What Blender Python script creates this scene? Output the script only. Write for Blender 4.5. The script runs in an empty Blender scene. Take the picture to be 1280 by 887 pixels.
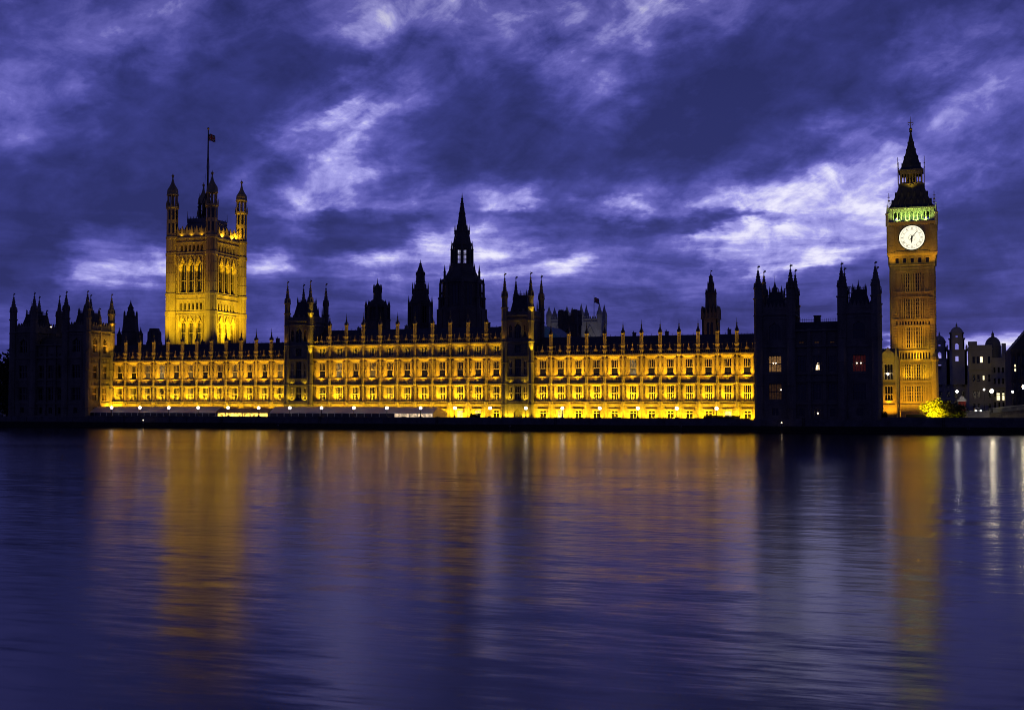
import bpy, math, random
from mathutils import Vector
R = math.radians
random.seed(7)
sc = bpy.context.scene
col = sc.collection

# ------------------------------------------------------------------ camera, sky, sun, exposure
YAW, PITCH = R(19.111), R(2.31)
cam_d = bpy.data.cameras.new('camera')
cam_d.sensor_width = 36.0
cam_d.lens = 36.0 * 1500.0 / 1280.0
cam_d.clip_start, cam_d.clip_end = 0.5, 12000.0
cam = bpy.data.objects.new('camera', cam_d)
col.objects.link(cam)
cam.location = (0.0, -327.0, 7.5)
cam.rotation_euler = (R(90) + PITCH, 0.0, YAW)
sc.camera = cam

sc.view_settings.view_transform = 'Standard'
sc.view_settings.look = 'None'
sc.view_settings.exposure = 0.0
sc.view_settings.gamma = 1.0
sc.view_settings.use_curve_mapping = False
sc.cycles.use_denoising = True
sc.cycles.max_bounces = 5
sc.cycles.diffuse_bounces = 2
sc.cycles.glossy_bounces = 3
sc.cycles.sample_clamp_indirect = 8.0
sc.cycles.blur_glossy = 0.3
sc.cycles.filter_width = 0.95

world = bpy.data.worlds.new('World')
sc.world = world
world.use_nodes = True
SUN_EL, SUN_AZ = -2.5, 10.0          # the sun is just under the western horizon, behind the buildings


class G:
    """small helper for node graphs"""
    def __init__(s, tree):
        s.t = tree
        s.n = tree.nodes
        s.l = tree.links

    def node(s, typ, **kw):
        n = s.n.new(typ)
        for k, v in kw.items():
            setattr(n, k, v)
        return n

    def put(s, sock, v):
        if v is None:
            return
        if isinstance(v, bpy.types.NodeSocket):
            s.l.new(v, sock)
        else:
            sock.default_value = v

    def math(s, op, a, b=None, c=None, clamp=False):
        n = s.node('ShaderNodeMath', operation=op, use_clamp=clamp)
        for i, v in enumerate((a, b, c)):
            s.put(n.inputs[i], v)
        return n.outputs[0]

    def vmath(s, op, a, b=None):
        n = s.node('ShaderNodeVectorMath', operation=op)
        s.put(n.inputs[0], a)
        if b is not None:
            s.put(n.inputs[1], b)
        return n.outputs[0]

    def comb(s, x, y, z):
        n = s.node('ShaderNodeCombineXYZ')
        for i, v in enumerate((x, y, z)):
            s.put(n.inputs[i], v)
        return n.outputs[0]

    def noise(s, vec, scale, detail=4.0, rough=0.55, dist=0.0, out=0):
        n = s.node('ShaderNodeTexNoise')
        n.inputs['Scale'].default_value = scale
        n.inputs['Detail'].default_value = detail
        n.inputs['Roughness'].default_value = rough
        n.inputs['Distortion'].default_value = dist
        if vec is not None:
            s.l.new(vec, n.inputs['Vector'])
        return n.outputs[out]

    def ramp(s, fac, stops, interp='LINEAR'):
        n = s.node('ShaderNodeValToRGB')
        e = n.color_ramp.elements
        n.color_ramp.interpolation = interp
        stops = sorted(stops)
        while len(e) > 1:
            e.remove(e[-1])
        e[0].position = stops[0][0]
        e[0].color = stops[0][1]
        for p, c in stops[1:]:
            k = e.new(p)
            k.color = c
        s.put(n.inputs[0], fac)
        return n.outputs[0]

    def maprange(s, v, a, b, c=0.0, d=1.0, typ='SMOOTHSTEP'):
        n = s.node('ShaderNodeMapRange', interpolation_type=typ)
        for i, x in enumerate((v, a, b, c, d)):
            s.put(n.inputs[i], x)
        return n.outputs[0]

    def mixf(s, f, a, b):
        n = s.node('ShaderNodeMix', data_type='FLOAT')
        s.put(n.inputs[0], f)
        s.put(n.inputs[2], a)
        s.put(n.inputs[3], b)
        return n.outputs[0]

    def mixc(s, f, a, b, mode='MIX'):
        n = s.node('ShaderNodeMix', data_type='RGBA', blend_type=mode)
        s.put(n.inputs[0], f)
        s.put(n.inputs[6], a)
        s.put(n.inputs[7], b)
        return n.outputs[2]


# sky: brightness of the dusk cloud cover by bearing (columns) for a set of elevations (rows)
CLOUD_ROWS = [
    (504, [(0, .30), (500, .28), (1000, .30), (1100, .7), (1280, .85)]),
    (452, [(0, .30), (300, .25), (1000, .26), (1095, .6), (1160, .6), (1280, .9)]),
    (432, [(0, .38), (100, .25), (320, .25), (640, .25), (1000, .26), (1085, .35), (1105, .9), (1130, .6), (1170, .30), (1205, .6), (1235, .92), (1280, 1.0)]),
    (412, [(0, .3), (200, .26), (640, .27), (1000, .25), (1180, .2), (1230, .24), (1280, .30)]),
    (390, [(0, .22), (80, .2), (140, .3), (190, .33), (320, .25), (400, .3), (500, .3), (640, .3), (760, .28), (880, .28), (1000, .23), (1100, .25), (1200, .2), (1280, .25)]),
    (345, [(0, .1), (60, .15), (110, .5), (150, .6), (190, .55), (240, .3), (320, .25), (400, .3), (480, .4), (560, .4), (640, .4), (720, .35), (800, .35), (880, .35), (960, .37), (1040, .3), (1120, .3), (1200, .2), (1280, .25)]),
    (315, [(0, .1), (60, .15), (110, .45), (160, .5), (190, .65), (240, .3), (310, .62), (330, .6), (380, .3), (430, .5), (460, .7), (540, .75), (600, .62), (650, .62), (700, .75), (760, .4), (820, .4), (880, .5), (940, .85), (1000, .92), (1040, .85), (1080, .6), (1120, .4), (1180, .15), (1240, .2), (1280, .25)]),
    (290, [(0, .15), (80, .15), (120, .3), (160, .25), (240, .15), (310, .2), (370, .2), (430, .12), (500, .3), (540, .72), (580, .6), (640, .4), (720, .4), (800, .4), (880, .5), (940, .78), (1000, .95), (1060, 1.0), (1100, .95), (1140, .5), (1180, .15), (1240, .15), (1280, .2)]),
    (275, [(0, .12), (160, .15), (240, .1), (330, .2), (400, .35), (430, .15), (500, .2), (545, .5), (600, .4), (640, .35), (700, .28), (800, .3), (850, .4), (890, .6), (950, .75), (1000, .85), (1060, .95), (1100, .9), (1145, .5), (1190, .2), (1280, .2)]),
    (262, [(0, .15), (80, .12), (160, .12), (240, .1), (310, .2), (340, .2), (405, .4), (450, .12), (520, .2), (545, .38), (600, .32), (640, .22), (880, .22), (930, .32), (980, .6), (1020, .8), (1060, .85), (1100, .88), (1150, .5), (1200, .3), (1240, .2), (1280, .2)]),
    (246, [(0, .15), (160, .1), (240, .1), (310, .3), (360, .5), (400, .55), (450, .2), (520, .4), (570, .4), (640, .6), (690, .3), (720, .42), (760, .52), (820, .52), (860, .46), (900, .62), (960, .8), (1040, .85), (1100, .85), (1150, .55), (1200, .4), (1280, .25)]),
    (232, [(0, .15), (80, .15), (160, .1), (240, .12), (310, .4), (360, .62), (430, .64), (480, .46), (515, .56), (560, .42), (640, .6), (690, .25), (760, .3), (840, .42), (900, .55), (960, .72), (1040, .75), (1090, .78), (1150, .62), (1200, .5), (1280, .3)]),
    (180, [(0, .36), (40, .38), (110, .25), (160, .15), (240, .1), (320, .2), (370, .52), (405, .64), (440, .56), (480, .34), (560, .15), (640, .15), (720, .1), (800, .1), (880, .15), (940, .2), (1000, .27), (1060, .55), (1110, .6), (1150, .4), (1200, .47), (1280, .4)]),
    (120, [(0, .40), (60, .42), (90, .3), (160, .2), (240, .12), (320, .15), (400, .35), (430, .62), (480, .45), (530, .2), (640, .15), (720, .3), (760, .35), (800, .15), (880, .1), (960, .1), (1040, .15), (1120, .3), (1180, .47), (1240, .42), (1280, .35)]),
    (60, [(0, .35), (80, .35), (160, .4), (240, .3), (320, .2), (400, .15), (440, .15), (480, .38), (560, .3), (640, .35), (720, .52), (780, .35), (840, .2), (920, .15), (1000, .15), (1080, .2), (1160, .35), (1220, .4), (1280, .3)]),
    (0, [(0, .35), (80, .3), (160, .38), (240, .38), (320, .3), (400, .35), (480, .5), (560, .5), (640, .56), (720, .6), (800, .55), (880, .45), (960, .25), (1040, .2), (1120, .2), (1200, .25), (1280, .2)]),
    (-140, [(0, .3), (400, .3), (800, .35), (1280, .25)]),
]


def build_sky():
    g = G(world.node_tree)
    g.n.clear()
    out = g.node('ShaderNodeOutputWorld')
    tc = g.node('ShaderNodeTexCoord')
    sep = g.node('ShaderNodeSeparateXYZ')
    g.l.new(tc.outputs['Generated'], sep.inputs[0])
    dx, dy, dz = sep.outputs
    az = g.math('ARCTAN2', dx, dy)
    hor = g.math('SQRT', g.math('ADD', g.math('MULTIPLY', dx, dx), g.math('MULTIPLY', dy, dy)))
    el = g.math('ARCTAN2', dz, hor)
    base = g.comb(az, el, 0.0)
    # domain warp, so that edges of the cloud masses are ragged
    w1 = g.noise(g.vmath('MULTIPLY', base, (9.0, 22.0, 1.0)), 1.0, 5.0, 0.6, 0.0, 1)
    ws = g.node('ShaderNodeSeparateXYZ')
    g.l.new(g.vmath('SUBTRACT', w1, (0.5, 0.5, 0.5)), ws.inputs[0])
    lowf = g.maprange(el, 0.03, 0.16, 0.25, 1.0)
    azw = g.math('ADD', az, g.math('MULTIPLY', ws.outputs[0], 0.15))
    elw = g.math('ADD', el, g.math('MULTIPLY', g.math('MULTIPLY', ws.outputs[1], 0.075), lowf))
    a0, a1 = -YAW - math.atan(900 / 1500), -YAW + math.atan(900 / 1500)
    u = g.math('DIVIDE', g.math('SUBTRACT', azw, a0), a1 - a0)
    lum = None
    prev = None
    for y, stops in CLOUD_ROWS:
        e = math.atan((504 - y) / 1500 * 0.96)
        st = [((-YAW + math.atan((x - 640) / 1500) - a0) / (a1 - a0), (v, v, v, 1)) for x, v in stops]
        st = [(0.0, (.28, .28, .28, 1))] + st + [(1.0, (.26, .26, .26, 1))]
        r = g.ramp(u, st, 'EASE')
        lum = r if lum is None else g.mixf(g.maprange(elw, prev, e), lum, r)
        prev = e
    # wind-drawn wisps: fine, slanted up to the right higher up, level near the horizon
    rot = g.node('ShaderNodeVectorRotate', rotation_type='Z_AXIS')
    g.l.new(base, rot.inputs['Vector'])
    rot.inputs['Angle'].default_value = R(-33)
    wisp = g.noise(g.vmath('MULTIPLY', rot.outputs[0], (7.0, 19.0, 1.0)), 1.0, 6.0, 0.56, 0.5)
    level = g.noise(g.vmath('MULTIPLY', base, (8.0, 60.0, 1.0)), 1.0, 7.0, 0.58, 0.5)
    puff = g.noise(g.vmath('MULTIPLY', base, (24.0, 36.0, 1.0)), 1.0, 8.0, 0.62, 0.3)
    fine = g.mixf(g.maprange(el, 0.10, 0.19), level, wisp)
    det = g.math('ADD', g.math('MULTIPLY', g.math('SUBTRACT', fine, 0.5), 1.5),
                 g.math('MULTIPLY', g.math('SUBTRACT', puff, 0.5), 1.15))
    lum = g.math('MINIMUM', g.math('MULTIPLY_ADD', g.math('SUBTRACT', lum, .3), 1.3, .3), .86)
    amp = g.maprange(lum, 0.05, 0.6, 0.40, 0.95, 'LINEAR')
    lum = g.math('ADD', lum, g.math('MULTIPLY', det, amp), clamp=True)
    c = g.ramp(lum, [(0.0, (.021, .026, .138, 1)), (.2, (.036, .042, .22, 1)), (.4, (.070, .074, .35, 1)),
                     (.6, (.145, .140, .52, 1)), (.8, (.38, .365, .82, 1)), (1.0, (.84, .82, 1.0, 1))])
    # the eastern half of the sky, away from the afterglow, is already dark; so is the part overhead
    dark = g.math('MULTIPLY', g.maprange(dy, -0.25, 0.6, 0.55, 1.0), g.maprange(dz, 0.20, 0.5, 1.0, 0.24))
    bg = g.node('ShaderNodeBackground')
    g.put(bg.inputs['Color'], c)
    g.put(bg.inputs['Strength'], dark)
    sky = g.node('ShaderNodeTexSky', sky_type='NISHITA')
    sky.sun_disc = False
    sky.sun_elevation = R(SUN_EL)
    sky.sun_rotation = R(SUN_AZ)
    bg2 = g.node('ShaderNodeBackground')
    g.l.new(sky.outputs[0], bg2.inputs['Color'])
    bg2.inputs['Strength'].default_value = 0.02
    add = g.node('ShaderNodeAddShader')
    g.l.new(bg.outputs[0], add.inputs[0])
    g.l.new(bg2.outputs[0], add.inputs[1])
    g.l.new(add.outputs[0], out.inputs['Surface'])


build_sky()

sun_d = bpy.data.lights.new('sun', 'SUN')
sun_d.energy = 0.02
sun_d.angle = R(10)
sun_d.color = (0.7, 0.7, 1.0)
sun = bpy.data.objects.new('sun', sun_d)
col.objects.link(sun)
sun.rotation_euler = (R(88), 0, R(180 - SUN_AZ))     # grazing in from the west, behind the buildings

# ------------------------------------------------------------------ materials
MATS = {}


def mat_surface(name, lo, hi, rough=0.85, scale=0.35, fine=2.6, bump=0.25, spec=0.2, metal=0.0, streak=1.0):
    m = bpy.data.materials.new(name)
    m.use_nodes = True
    g = G(m.node_tree)
    b = g.n['Principled BSDF']
    tc = g.node('ShaderNodeTexCoord')
    geo = g.node('ShaderNodeNewGeometry')
    p = g.vmath('MULTIPLY', geo.outputs['Position'], (1.0, 1.0, streak))
    n1 = g.noise(p, scale, 4.0, 0.6)
    n2 = g.noise(geo.outputs['Position'], fine, 4.0, 0.65)
    f = g.math('ADD', g.math('MULTIPLY', n1, 0.6), g.math('MULTIPLY', n2, 0.4))
    c = g.ramp(f, [(0.36, (*lo, 1)), (0.62, (*hi, 1))])
    g.put(b.inputs['Base Color'], c)
    b.inputs['Roughness'].default_value = rough
    b.inputs['Specular IOR Level'].default_value = spec
    b.inputs['Metallic'].default_value = metal
    if bump:
        bn = g.node('ShaderNodeBump')
        bn.inputs['Strength'].default_value = bump
        bn.inputs['Distance'].default_value = 0.2
        g.l.new(n2, bn.inputs['Height'])
        g.l.new(bn.outputs[0], b.inputs['Normal'])
    MATS[name] = m
    return m


def mat_emit(name, colr, strength, var=0.0, scale=1.5):
    m = bpy.data.materials.new(name)
    m.use_nodes = True
    g = G(m.node_tree)
    b = g.n['Principled BSDF']
    b.inputs['Base Color'].default_value = (0.04, 0.04, 0.04, 1)
    b.inputs['Emission Color'].default_value = (*colr, 1)
    if var:
        geo = g.node('ShaderNodeNewGeometry')
        n = g.noise(geo.outputs['Position'], scale, 2.0)
        g.put(b.inputs['Emission Strength'], g.math('MULTIPLY', g.maprange(n, .35, .65, 1 - var, 1 + var, 'LINEAR'), strength))
    else:
        b.inputs['Emission Strength'].default_value = strength
    MATS[name] = m
    return m


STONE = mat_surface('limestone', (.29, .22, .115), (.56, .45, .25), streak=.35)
STONE2 = mat_surface('dimmed_limestone', (.12, .108, .092), (.27, .24, .20), streak=.4)  # darker limestone copy; dimness of the unlit fronts is in its colour
DARKSTONE = mat_surface('dark_stone', (.09, .08, .075), (.17, .155, .14))  # plain dark stone for background towers, doors and some frames
PALE = mat_surface('pale_stone', (.42, .40, .36), (.58, .56, .52))
GREY = mat_surface('portland_stone', (.36, .35, .34), (.52, .50, .48))
MULL = mat_surface('carved_mullion_stone', (.50, .42, .30), (.64, .55, .40), bump=0)
SLATE = mat_surface('iron_roof_tiles', (.045, .05, .065), (.085, .09, .115), rough=.6, scale=.8, spec=.3)
SLATEB = mat_surface('blue_lit_slate', (.10, .17, .26), (.16, .25, .35), rough=.5)  # bluish light on the hall roof is put into this colour
LEAD = mat_surface('lead_sheet', (.12, .13, .15), (.20, .21, .24), rough=.55)
IRON = mat_surface('black_iron', (.02, .02, .022), (.05, .05, .055), rough=.5, metal=.3)
GILT = mat_surface('gilding', (.55, .38, .09), (.75, .52, .15), rough=.4, metal=.7, bump=0)
WALLM = mat_surface('river_wall_granite', (.10, .095, .09), (.20, .19, .185), scale=.5)
ALGAE = mat_surface('tide_stained_granite', (.012, .014, .012), (.035, .038, .032), scale=.8, rough=.6)
PAVE = mat_surface('paving', (.14, .13, .12), (.24, .23, .21))
ASPH = mat_surface('asphalt', (.04, .04, .042), (.06, .06, .062))
CANVAS = mat_surface('tent_canvas', (.56, .54, .57), (.70, .68, .70), rough=.6, scale=.2, bump=.05)
CANVASB = mat_surface('brown_tent_canvas', (.30, .19, .15), (.40, .27, .21), rough=.7, bump=.05)
TENTFR = mat_surface('tent_frame_paint', (.45, .45, .48), (.6, .6, .62), rough=.4, bump=0)
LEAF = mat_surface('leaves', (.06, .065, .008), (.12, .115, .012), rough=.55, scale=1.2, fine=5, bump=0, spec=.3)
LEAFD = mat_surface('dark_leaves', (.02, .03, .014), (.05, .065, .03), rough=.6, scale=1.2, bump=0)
BARK = mat_surface('bark', (.05, .04, .03), (.10, .08, .06))
RED = mat_surface('red_paint', (.22, .03, .025), (.30, .045, .035), rough=.4, bump=0)
NAVY = mat_surface('navy_cloth', (.015, .018, .06), (.02, .025, .08), bump=0)
WHITEC = mat_surface('white_cloth', (.3, .28, .27), (.4, .37, .36), bump=0)
REDC = mat_surface('red_cloth', (.35, .03, .03), (.45, .05, .05), bump=0)
SILVER = mat_surface('silver_car_paint', (.35, .36, .38), (.42, .43, .45), rough=.3, metal=.5, bump=0)
RUBBER = mat_surface('rubber', (.015, .015, .015), (.03, .03, .03), bump=0)
GLASS = bpy.data.materials.new('dark_window_glass')
GLASS.use_nodes = True
_b = GLASS.node_tree.nodes['Principled BSDF']
_b.inputs['Base Color'].default_value = (.012, .012, .016, 1)
_b.inputs['Roughness'].default_value = .12
GLOBE = mat_emit('lamp_globe', (1.0, .88, .78), 5.5)
BIGLAMP = mat_emit('bright_lamp', (1.0, .84, .55), 45.0)
LAMPW = mat_emit('white_lamp', (1.0, .92, .85), 22.0)
DIAL = mat_emit('clock_opal', (1.0, .93, .70), 1.15, .06, 1.0)
DIALINK = mat_surface('clock_black', (.012, .012, .016), (.02, .02, .025), bump=0)
WARMWIN = mat_emit('lit_room_warm', (1.0, .50, .16), .16, .5, 1.6)
REDWIN = mat_emit('lit_room_red', (1.0, .12, .08), .022, .4, 1.5)
LAMPWIN = mat_emit('lit_room_bright', (1.0, .72, .42), 2.2, .3)
DIMWIN = mat_emit('lit_room_dim', (1.0, .45, .15), .022, .4, 1.5)
LATE = mat_emit('late_lit_room', (1.0, .6, .25), .05, .8, 1.2)
LATEW = mat_emit('late_lit_room_white', (1.0, .80, .5), .09, .9, 1.2)
SPARK = mat_emit('bulb', (1.0, .75, .5), 5.0)
OFFICE = mat_emit('lit_office', (1.0, .86, .48), 1.6, .25)
PARTY = mat_emit('lit_marquee_window', (1.0, .60, .08), 2.2, .8, 1.1)
PARTYW = mat_emit('pale_lit_marquee_window', (1.0, .72, .45), .75, .5, 1.0)
DARKPVC = mat_surface('marquee_window_film', (.025, .022, .03), (.05, .045, .06), rough=.25, bump=0, spec=.5)
HEAD = mat_emit('headlight', (1.0, .93, .85), 25.0)

# ------------------------------------------------------------------ mesh helpers
WORLD = {}


class M:
    def __init__(s):
        s.v, s.f, s.mi = [], [], []
        s.o, s.a = (0.0, 0.0, 0.0), 0.0

    def at(s, x=0.0, y=0.0, z=0.0, a=0.0):
        s.o, s.a = (x, y, z), a
        return s

    def add(s, vs, fs, m=0):
        k = len(s.v)
        ca, sa = math.cos(s.a), math.sin(s.a)
        for x, y, z in vs:
            s.v.append((s.o[0] + ca * x - sa * y, s.o[1] + sa * x + ca * y, s.o[2] + z))
        for f in fs:
            s.f.append(tuple(k + i for i in f))
            s.mi.append(m)

    def box(s, x0, x1, y0, y1, z0, z1, m=0):
        s.add([(x0, y0, z0), (x1, y0, z0), (x1, y1, z0), (x0, y1, z0), (x0, y0, z1), (x1, y0, z1), (x1, y1, z1), (x0, y1, z1)],
              [(3, 2, 1, 0), (4, 5, 6, 7), (0, 1, 5, 4), (1, 2, 6, 5), (2, 3, 7, 6), (3, 0, 4, 7)], m)

    def prism(s, poly, z0, z1, m=0, top=None):
        """vertical prism over a counter-clockwise polygon"""
        n = len(poly)
        t = top or poly
        vs = [(x, y, z0) for x, y in poly] + [(x, y, z1) for x, y in t]
        fs = [tuple(reversed(range(n))), tuple(range(n, 2 * n))]
        fs += [(i, (i + 1) % n, n + (i + 1) % n, n + i) for i in range(n)]
        s.add(vs, fs, m)

    def slab(s, poly, y0, y1, m=0):
        """polygon in the x-z plane, extruded along y"""
        n = len(poly)
        vs = [(x, y0, z) for x, z in poly] + [(x, y1, z) for x, z in poly]
        fs = [tuple(range(n)), tuple(reversed(range(n, 2 * n)))]
        fs += [(i, n + i, n + (i + 1) % n, (i + 1) % n) for i in range(n)]
        s.add(vs, fs, m)

    def slabx(s, poly, x0, x1, m=0):
        """polygon in the y-z plane, extruded along x"""
        n = len(poly)
        vs = [(x0, y, z) for y, z in poly] + [(x1, y, z) for y, z in poly]
        fs = [tuple(reversed(range(n))), tuple(range(n, 2 * n))]
        fs += [(i, (i + 1) % n, n + (i + 1) % n, n + i) for i in range(n)]
        s.add(vs, fs, m)

    def lathe(s, cx, cy, prof, n=8, m=0, rot=None):
        """stack of (z, radius) rings, flat-sided"""
        if rot is None:
            rot = math.pi / n
        vs, fs = [], []
        for z, r in prof:
            r = max(r, 0.004) / (math.cos(math.pi / n))
            vs += [(cx + r * math.cos(rot + 2 * math.pi * i / n), cy + r * math.sin(rot + 2 * math.pi * i / n), z) for i in range(n)]
        fs.append(tuple(reversed(range(n))))
        for k in range(len(prof) - 1):
            for i in range(n):
                j = (i + 1) % n
                fs.append((k * n + i, k * n + j, (k + 1) * n + j, (k + 1) * n + i))
        k = (len(prof) - 1) * n
        fs.append(tuple(range(k, k + n)))
        s.add(vs, fs, m)

    def bar(s, p, q, r, m=0, n=4):
        p, q = Vector(p), Vector(q)
        d = (q - p).normalized()
        a = d.orthogonal().normalized()
        b = d.cross(a)
        vs = [tuple(c + (a * math.cos(2 * math.pi * (i + .5) / n) + b * math.sin(2 * math.pi * (i + .5) / n)) * r) for c in (p, q) for i in range(n)]
        fs = [tuple(reversed(range(n))), tuple(range(n, 2 * n))] + [(i, (i + 1) % n, n + (i + 1) % n, n + i) for i in range(n)]
        s.add(vs, fs, m)

    def ball(s, c, r, m=0, n=10):
        prof = [(c[2] - r * math.cos(math.pi * k / 8), r * math.sin(math.pi * k / 8)) for k in range(9)]
        s.lathe(c[0], c[1], prof, n, m)

    def wall(s, u0, u1, z0, z1, y0, y1, holes, m=0):
        """wall in the x-z plane from y0 (front) to y1 with openings (ua, ub, za, zb, rise): rise > 0 gives a pointed head"""
        us = sorted({u0, u1} | {h[0] for h in holes} | {h[1] for h in holes})
        zs = sorted({z0, z1} | {h[2] for h in holes} | {h[3] for h in holes})
        for k in range(len(zs) - 1):
            zc = (zs[k] + zs[k + 1]) / 2
            run = None
            for i in range(len(us)):
                solid = False
                if i < len(us) - 1:
                    uc = (us[i] + us[i + 1]) / 2
                    solid = not any(h[0] < uc < h[1] and h[2] < zc < h[3] for h in holes)
                if solid and run is None:
                    run = us[i]
                if not solid and run is not None:
                    s.box(run, us[i], y0, y1, zs[k], zs[k + 1], m)
                    run = None
        for h in holes:
            if len(h) > 4 and h[4] > 0:
                ua, ub, za, zb, rise = h
                uc = (ua + ub) / 2
                n = 5
                L = [(ua + (uc - ua) * math.sin(math.pi / 2 * t / n) ** 1.0 * (t / n) ** .35, zb - rise + rise * (t / n) ** .8) for t in range(n + 1)]
                s.slab([(ua, zb - rise)] + L[1:] + [(ua, zb)], y0 + .003, y1 - .003, m)
                Rr = [(2 * uc - x, z) for x, z in L]
                s.slab(list(reversed([(ub, zb - rise)] + Rr[1:] + [(ub, zb)])), y0 + .003, y1 - .003, m)

    def build(s, name, mats, parent=None, at=None, local=False):
        me = bpy.data.meshes.new(name)
        if parent is not None:
            base = WORLD[parent]
            org = Vector(at) if at is not None else base
        else:
            base = Vector((0, 0, 0))
            org = Vector(at) if at is not None else base
        vs = s.v if local else [(x - org[0], y - org[1], z - org[2]) for x, y, z in s.v]
        me.from_pydata(vs, [], s.f)
        for mm in (mats if isinstance(mats, (list, tuple)) else [mats]):
            me.materials.append(mm)
        for p, i in zip(me.polygons, s.mi):
            p.material_index = i
        me.update()
        o = bpy.data.objects.new(name, me)
        col.objects.link(o)
        o.parent = parent
        o.location = org - base
        WORLD[o] = org.copy()
        return o


def tag(o, label, cat, group=None, kind=None):
    o['label'] = label
    o['category'] = cat
    if group:
        o['group'] = group
    if kind:
        o['kind'] = kind
    return o


def thing(name, label, cat, loc, group=None):
    o = bpy.data.objects.new(name, None)
    col.objects.link(o)
    o.location = loc
    o.empty_display_size = .5
    WORLD[o] = Vector(loc)
    return tag(o, label, cat, group)


def struct(name, m, mats, at=(0, 0, 0)):
    o = m.build(name, mats, None, at)
    o['kind'] = 'structure'
    return o


def inst(src, parent, at, name=None):
    """another copy of a part (and its sub-parts) under `parent`, origin at world point `at`"""
    o = src.copy()
    col.objects.link(o)
    o.parent = parent
    o.location = Vector(at) - WORLD[parent]
    WORLD[o] = Vector(at)
    for ch in [c for c in bpy.data.objects if c.parent == src]:
        c2 = ch.copy()
        col.objects.link(c2)
        c2.parent = o
        WORLD[c2] = WORLD[o] + ch.location
    return o


GOLD = (1.0, .62, .010)
AMBER = (1.0, .47, .012)


def spot(x, y, z, aim, power, angle=130, colr=GOLD, blend=.7, rad=.15, name='floodlight'):
    d = bpy.data.lights.new(name, 'SPOT')
    d.energy = power
    d.spot_size = R(angle)
    d.spot_blend = blend
    d.color = colr
    d.shadow_soft_size = rad
    o = bpy.data.objects.new(name, d)
    col.objects.link(o)
    o.location = (x, y, z)
    o.rotation_euler = (Vector(aim) - Vector((x, y, z))).to_track_quat('-Z', 'Y').to_euler()
    return o


def point(x, y, z, power, colr, rad=.3, name='lamp_light'):
    d = bpy.data.lights.new(name, 'POINT')
    d.energy = power
    d.color = colr
    d.shadow_soft_size = rad
    o = bpy.data.objects.new(name, d)
    col.objects.link(o)
    o.location = (x, y, z)
    return o


# ------------------------------------------------------------------ window parts (shared meshes)
WIN = {}


def window(parent, x, y, z, w, h, lights=4, transom=.48, pane=GLASS, head=True, ang=0.0, frame_mat=MULL, shade=False):
    """a stone-mullioned window: frame mesh with its pane as sub-part; front faces -y before turning by ang"""
    key = (round(w, 3), round(h, 3), lights, transom, pane.name, head, round(ang, 3), frame_mat.name, shade)
    if key in WIN:
        return inst(WIN[key], parent, (x, y, z))
    m = M().at(a=ang)
    t = .075
    m.box(-w / 2, -w / 2 + t, -.12, .10, 0, h)
    m.box(w / 2 - t, w / 2, -.12, .10, 0, h)
    m.box(-w / 2 + t, w / 2 - t, -.16, .10, -.0, .09)
    m.box(-w / 2 + t, w / 2 - t, -.10, .10, h - .10, h)
    if transom:
        m.box(-w / 2 + t, w / 2 - t, -.14, .06, h * transom - .10, h * transom + .10)
    for i in range(1, lights):
        u = -w / 2 + w * i / lights
        m.box(u - .055, u + .055, -.10, .05, .09 if not shade else h * transom, h - .10)
    if head:
        for i in range(lights):
            ua, ub = -w / 2 + w * i / lights, -w / 2 + w * (i + 1) / lights
            uc = (ua + ub) / 2
            for zt in ((h - .10,) if not transom or shade else (h - .10, h * transom - .10)):
                m.slab([(ua + .04, zt - .3), (ua + .12, zt - .12), (uc, zt), (ua + .04, zt)], -.06, .02)
                m.slab([(ub - .04, zt - .3), (ub - .04, zt), (uc, zt), (ub - .12, zt - .12)], -.06, .02)
    f = m.build('window', frame_mat, parent, (x, y, z), local=True)
    p = M().at(a=ang)
    p.box(-w / 2 + .03, w / 2 - .03, .06, .09, .02, h - .02)
    g = p.build('pane', pane, f, None, local=True)
    WIN[key] = f
    return f


# ------------------------------------------------------------------ ground and water
def build_setting():
    m = M()
    m.box(-2600, 2600, -13.0, 5200, -3.0, 2.96)
    struct('ground', m, PAVE)
    m = M()
    m.box(23.0, 420, 17, 32, 2.9, 5.2)
    m.box(-6, 420, 33, 47, 2.9, 4.3)
    struct('road', m, ASPH)
    m = M()
    m.add([(-3000, -1200, 0), (3000, -1200, 0), (3000, -12.9, 0), (-3000, -12.9, 0)], [(0, 1, 2, 3)])
    w = bpy.data.materials.new('river_water')
    w.use_nodes = True
    g = G(w.node_tree)
    b = g.n['Principled BSDF']
    b.inputs['Base Color'].default_value = (.004, .005, .020, 1)
    b.inputs['IOR'].default_value = 1.34
    b.inputs['Specular Tint'].default_value = (.84, .73, 1.0, 1)
    geo = g.node('ShaderNodeNewGeometry')
    pos = geo.outputs['Position']
    def waves(fx, fy, ax, ay, detail, dist):
        n = g.noise(g.vmath('MULTIPLY', pos, (fx, fy, 1)), 1.0, detail, .6, dist, 1)
        return g.vmath('MULTIPLY', g.vmath('SUBTRACT', n, (.5, .5, .5)), (ax, ay, 0))
    s = g.vmath('ADD', g.vmath('ADD', waves(.45, 2.2, .05, .17, 4, .2), waves(.13, .65, .035, .12, 4, .3)),
                waves(.02, .12, .016, .04, 4, .5))
    broad = g.noise(g.vmath('MULTIPLY', pos, (.006, .02, 1)), 1.0, 3.0, .55, .5)
    nrm = g.vmath('NORMALIZE', g.vmath('ADD', s, (0, 0, 1)))
    g.l.new(nrm, b.inputs['Normal'])
    g.put(b.inputs['Roughness'], g.maprange(broad, .35, .65, .17, .22, 'LINEAR'))
    struct('river_water', m, w)


build_setting()


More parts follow.
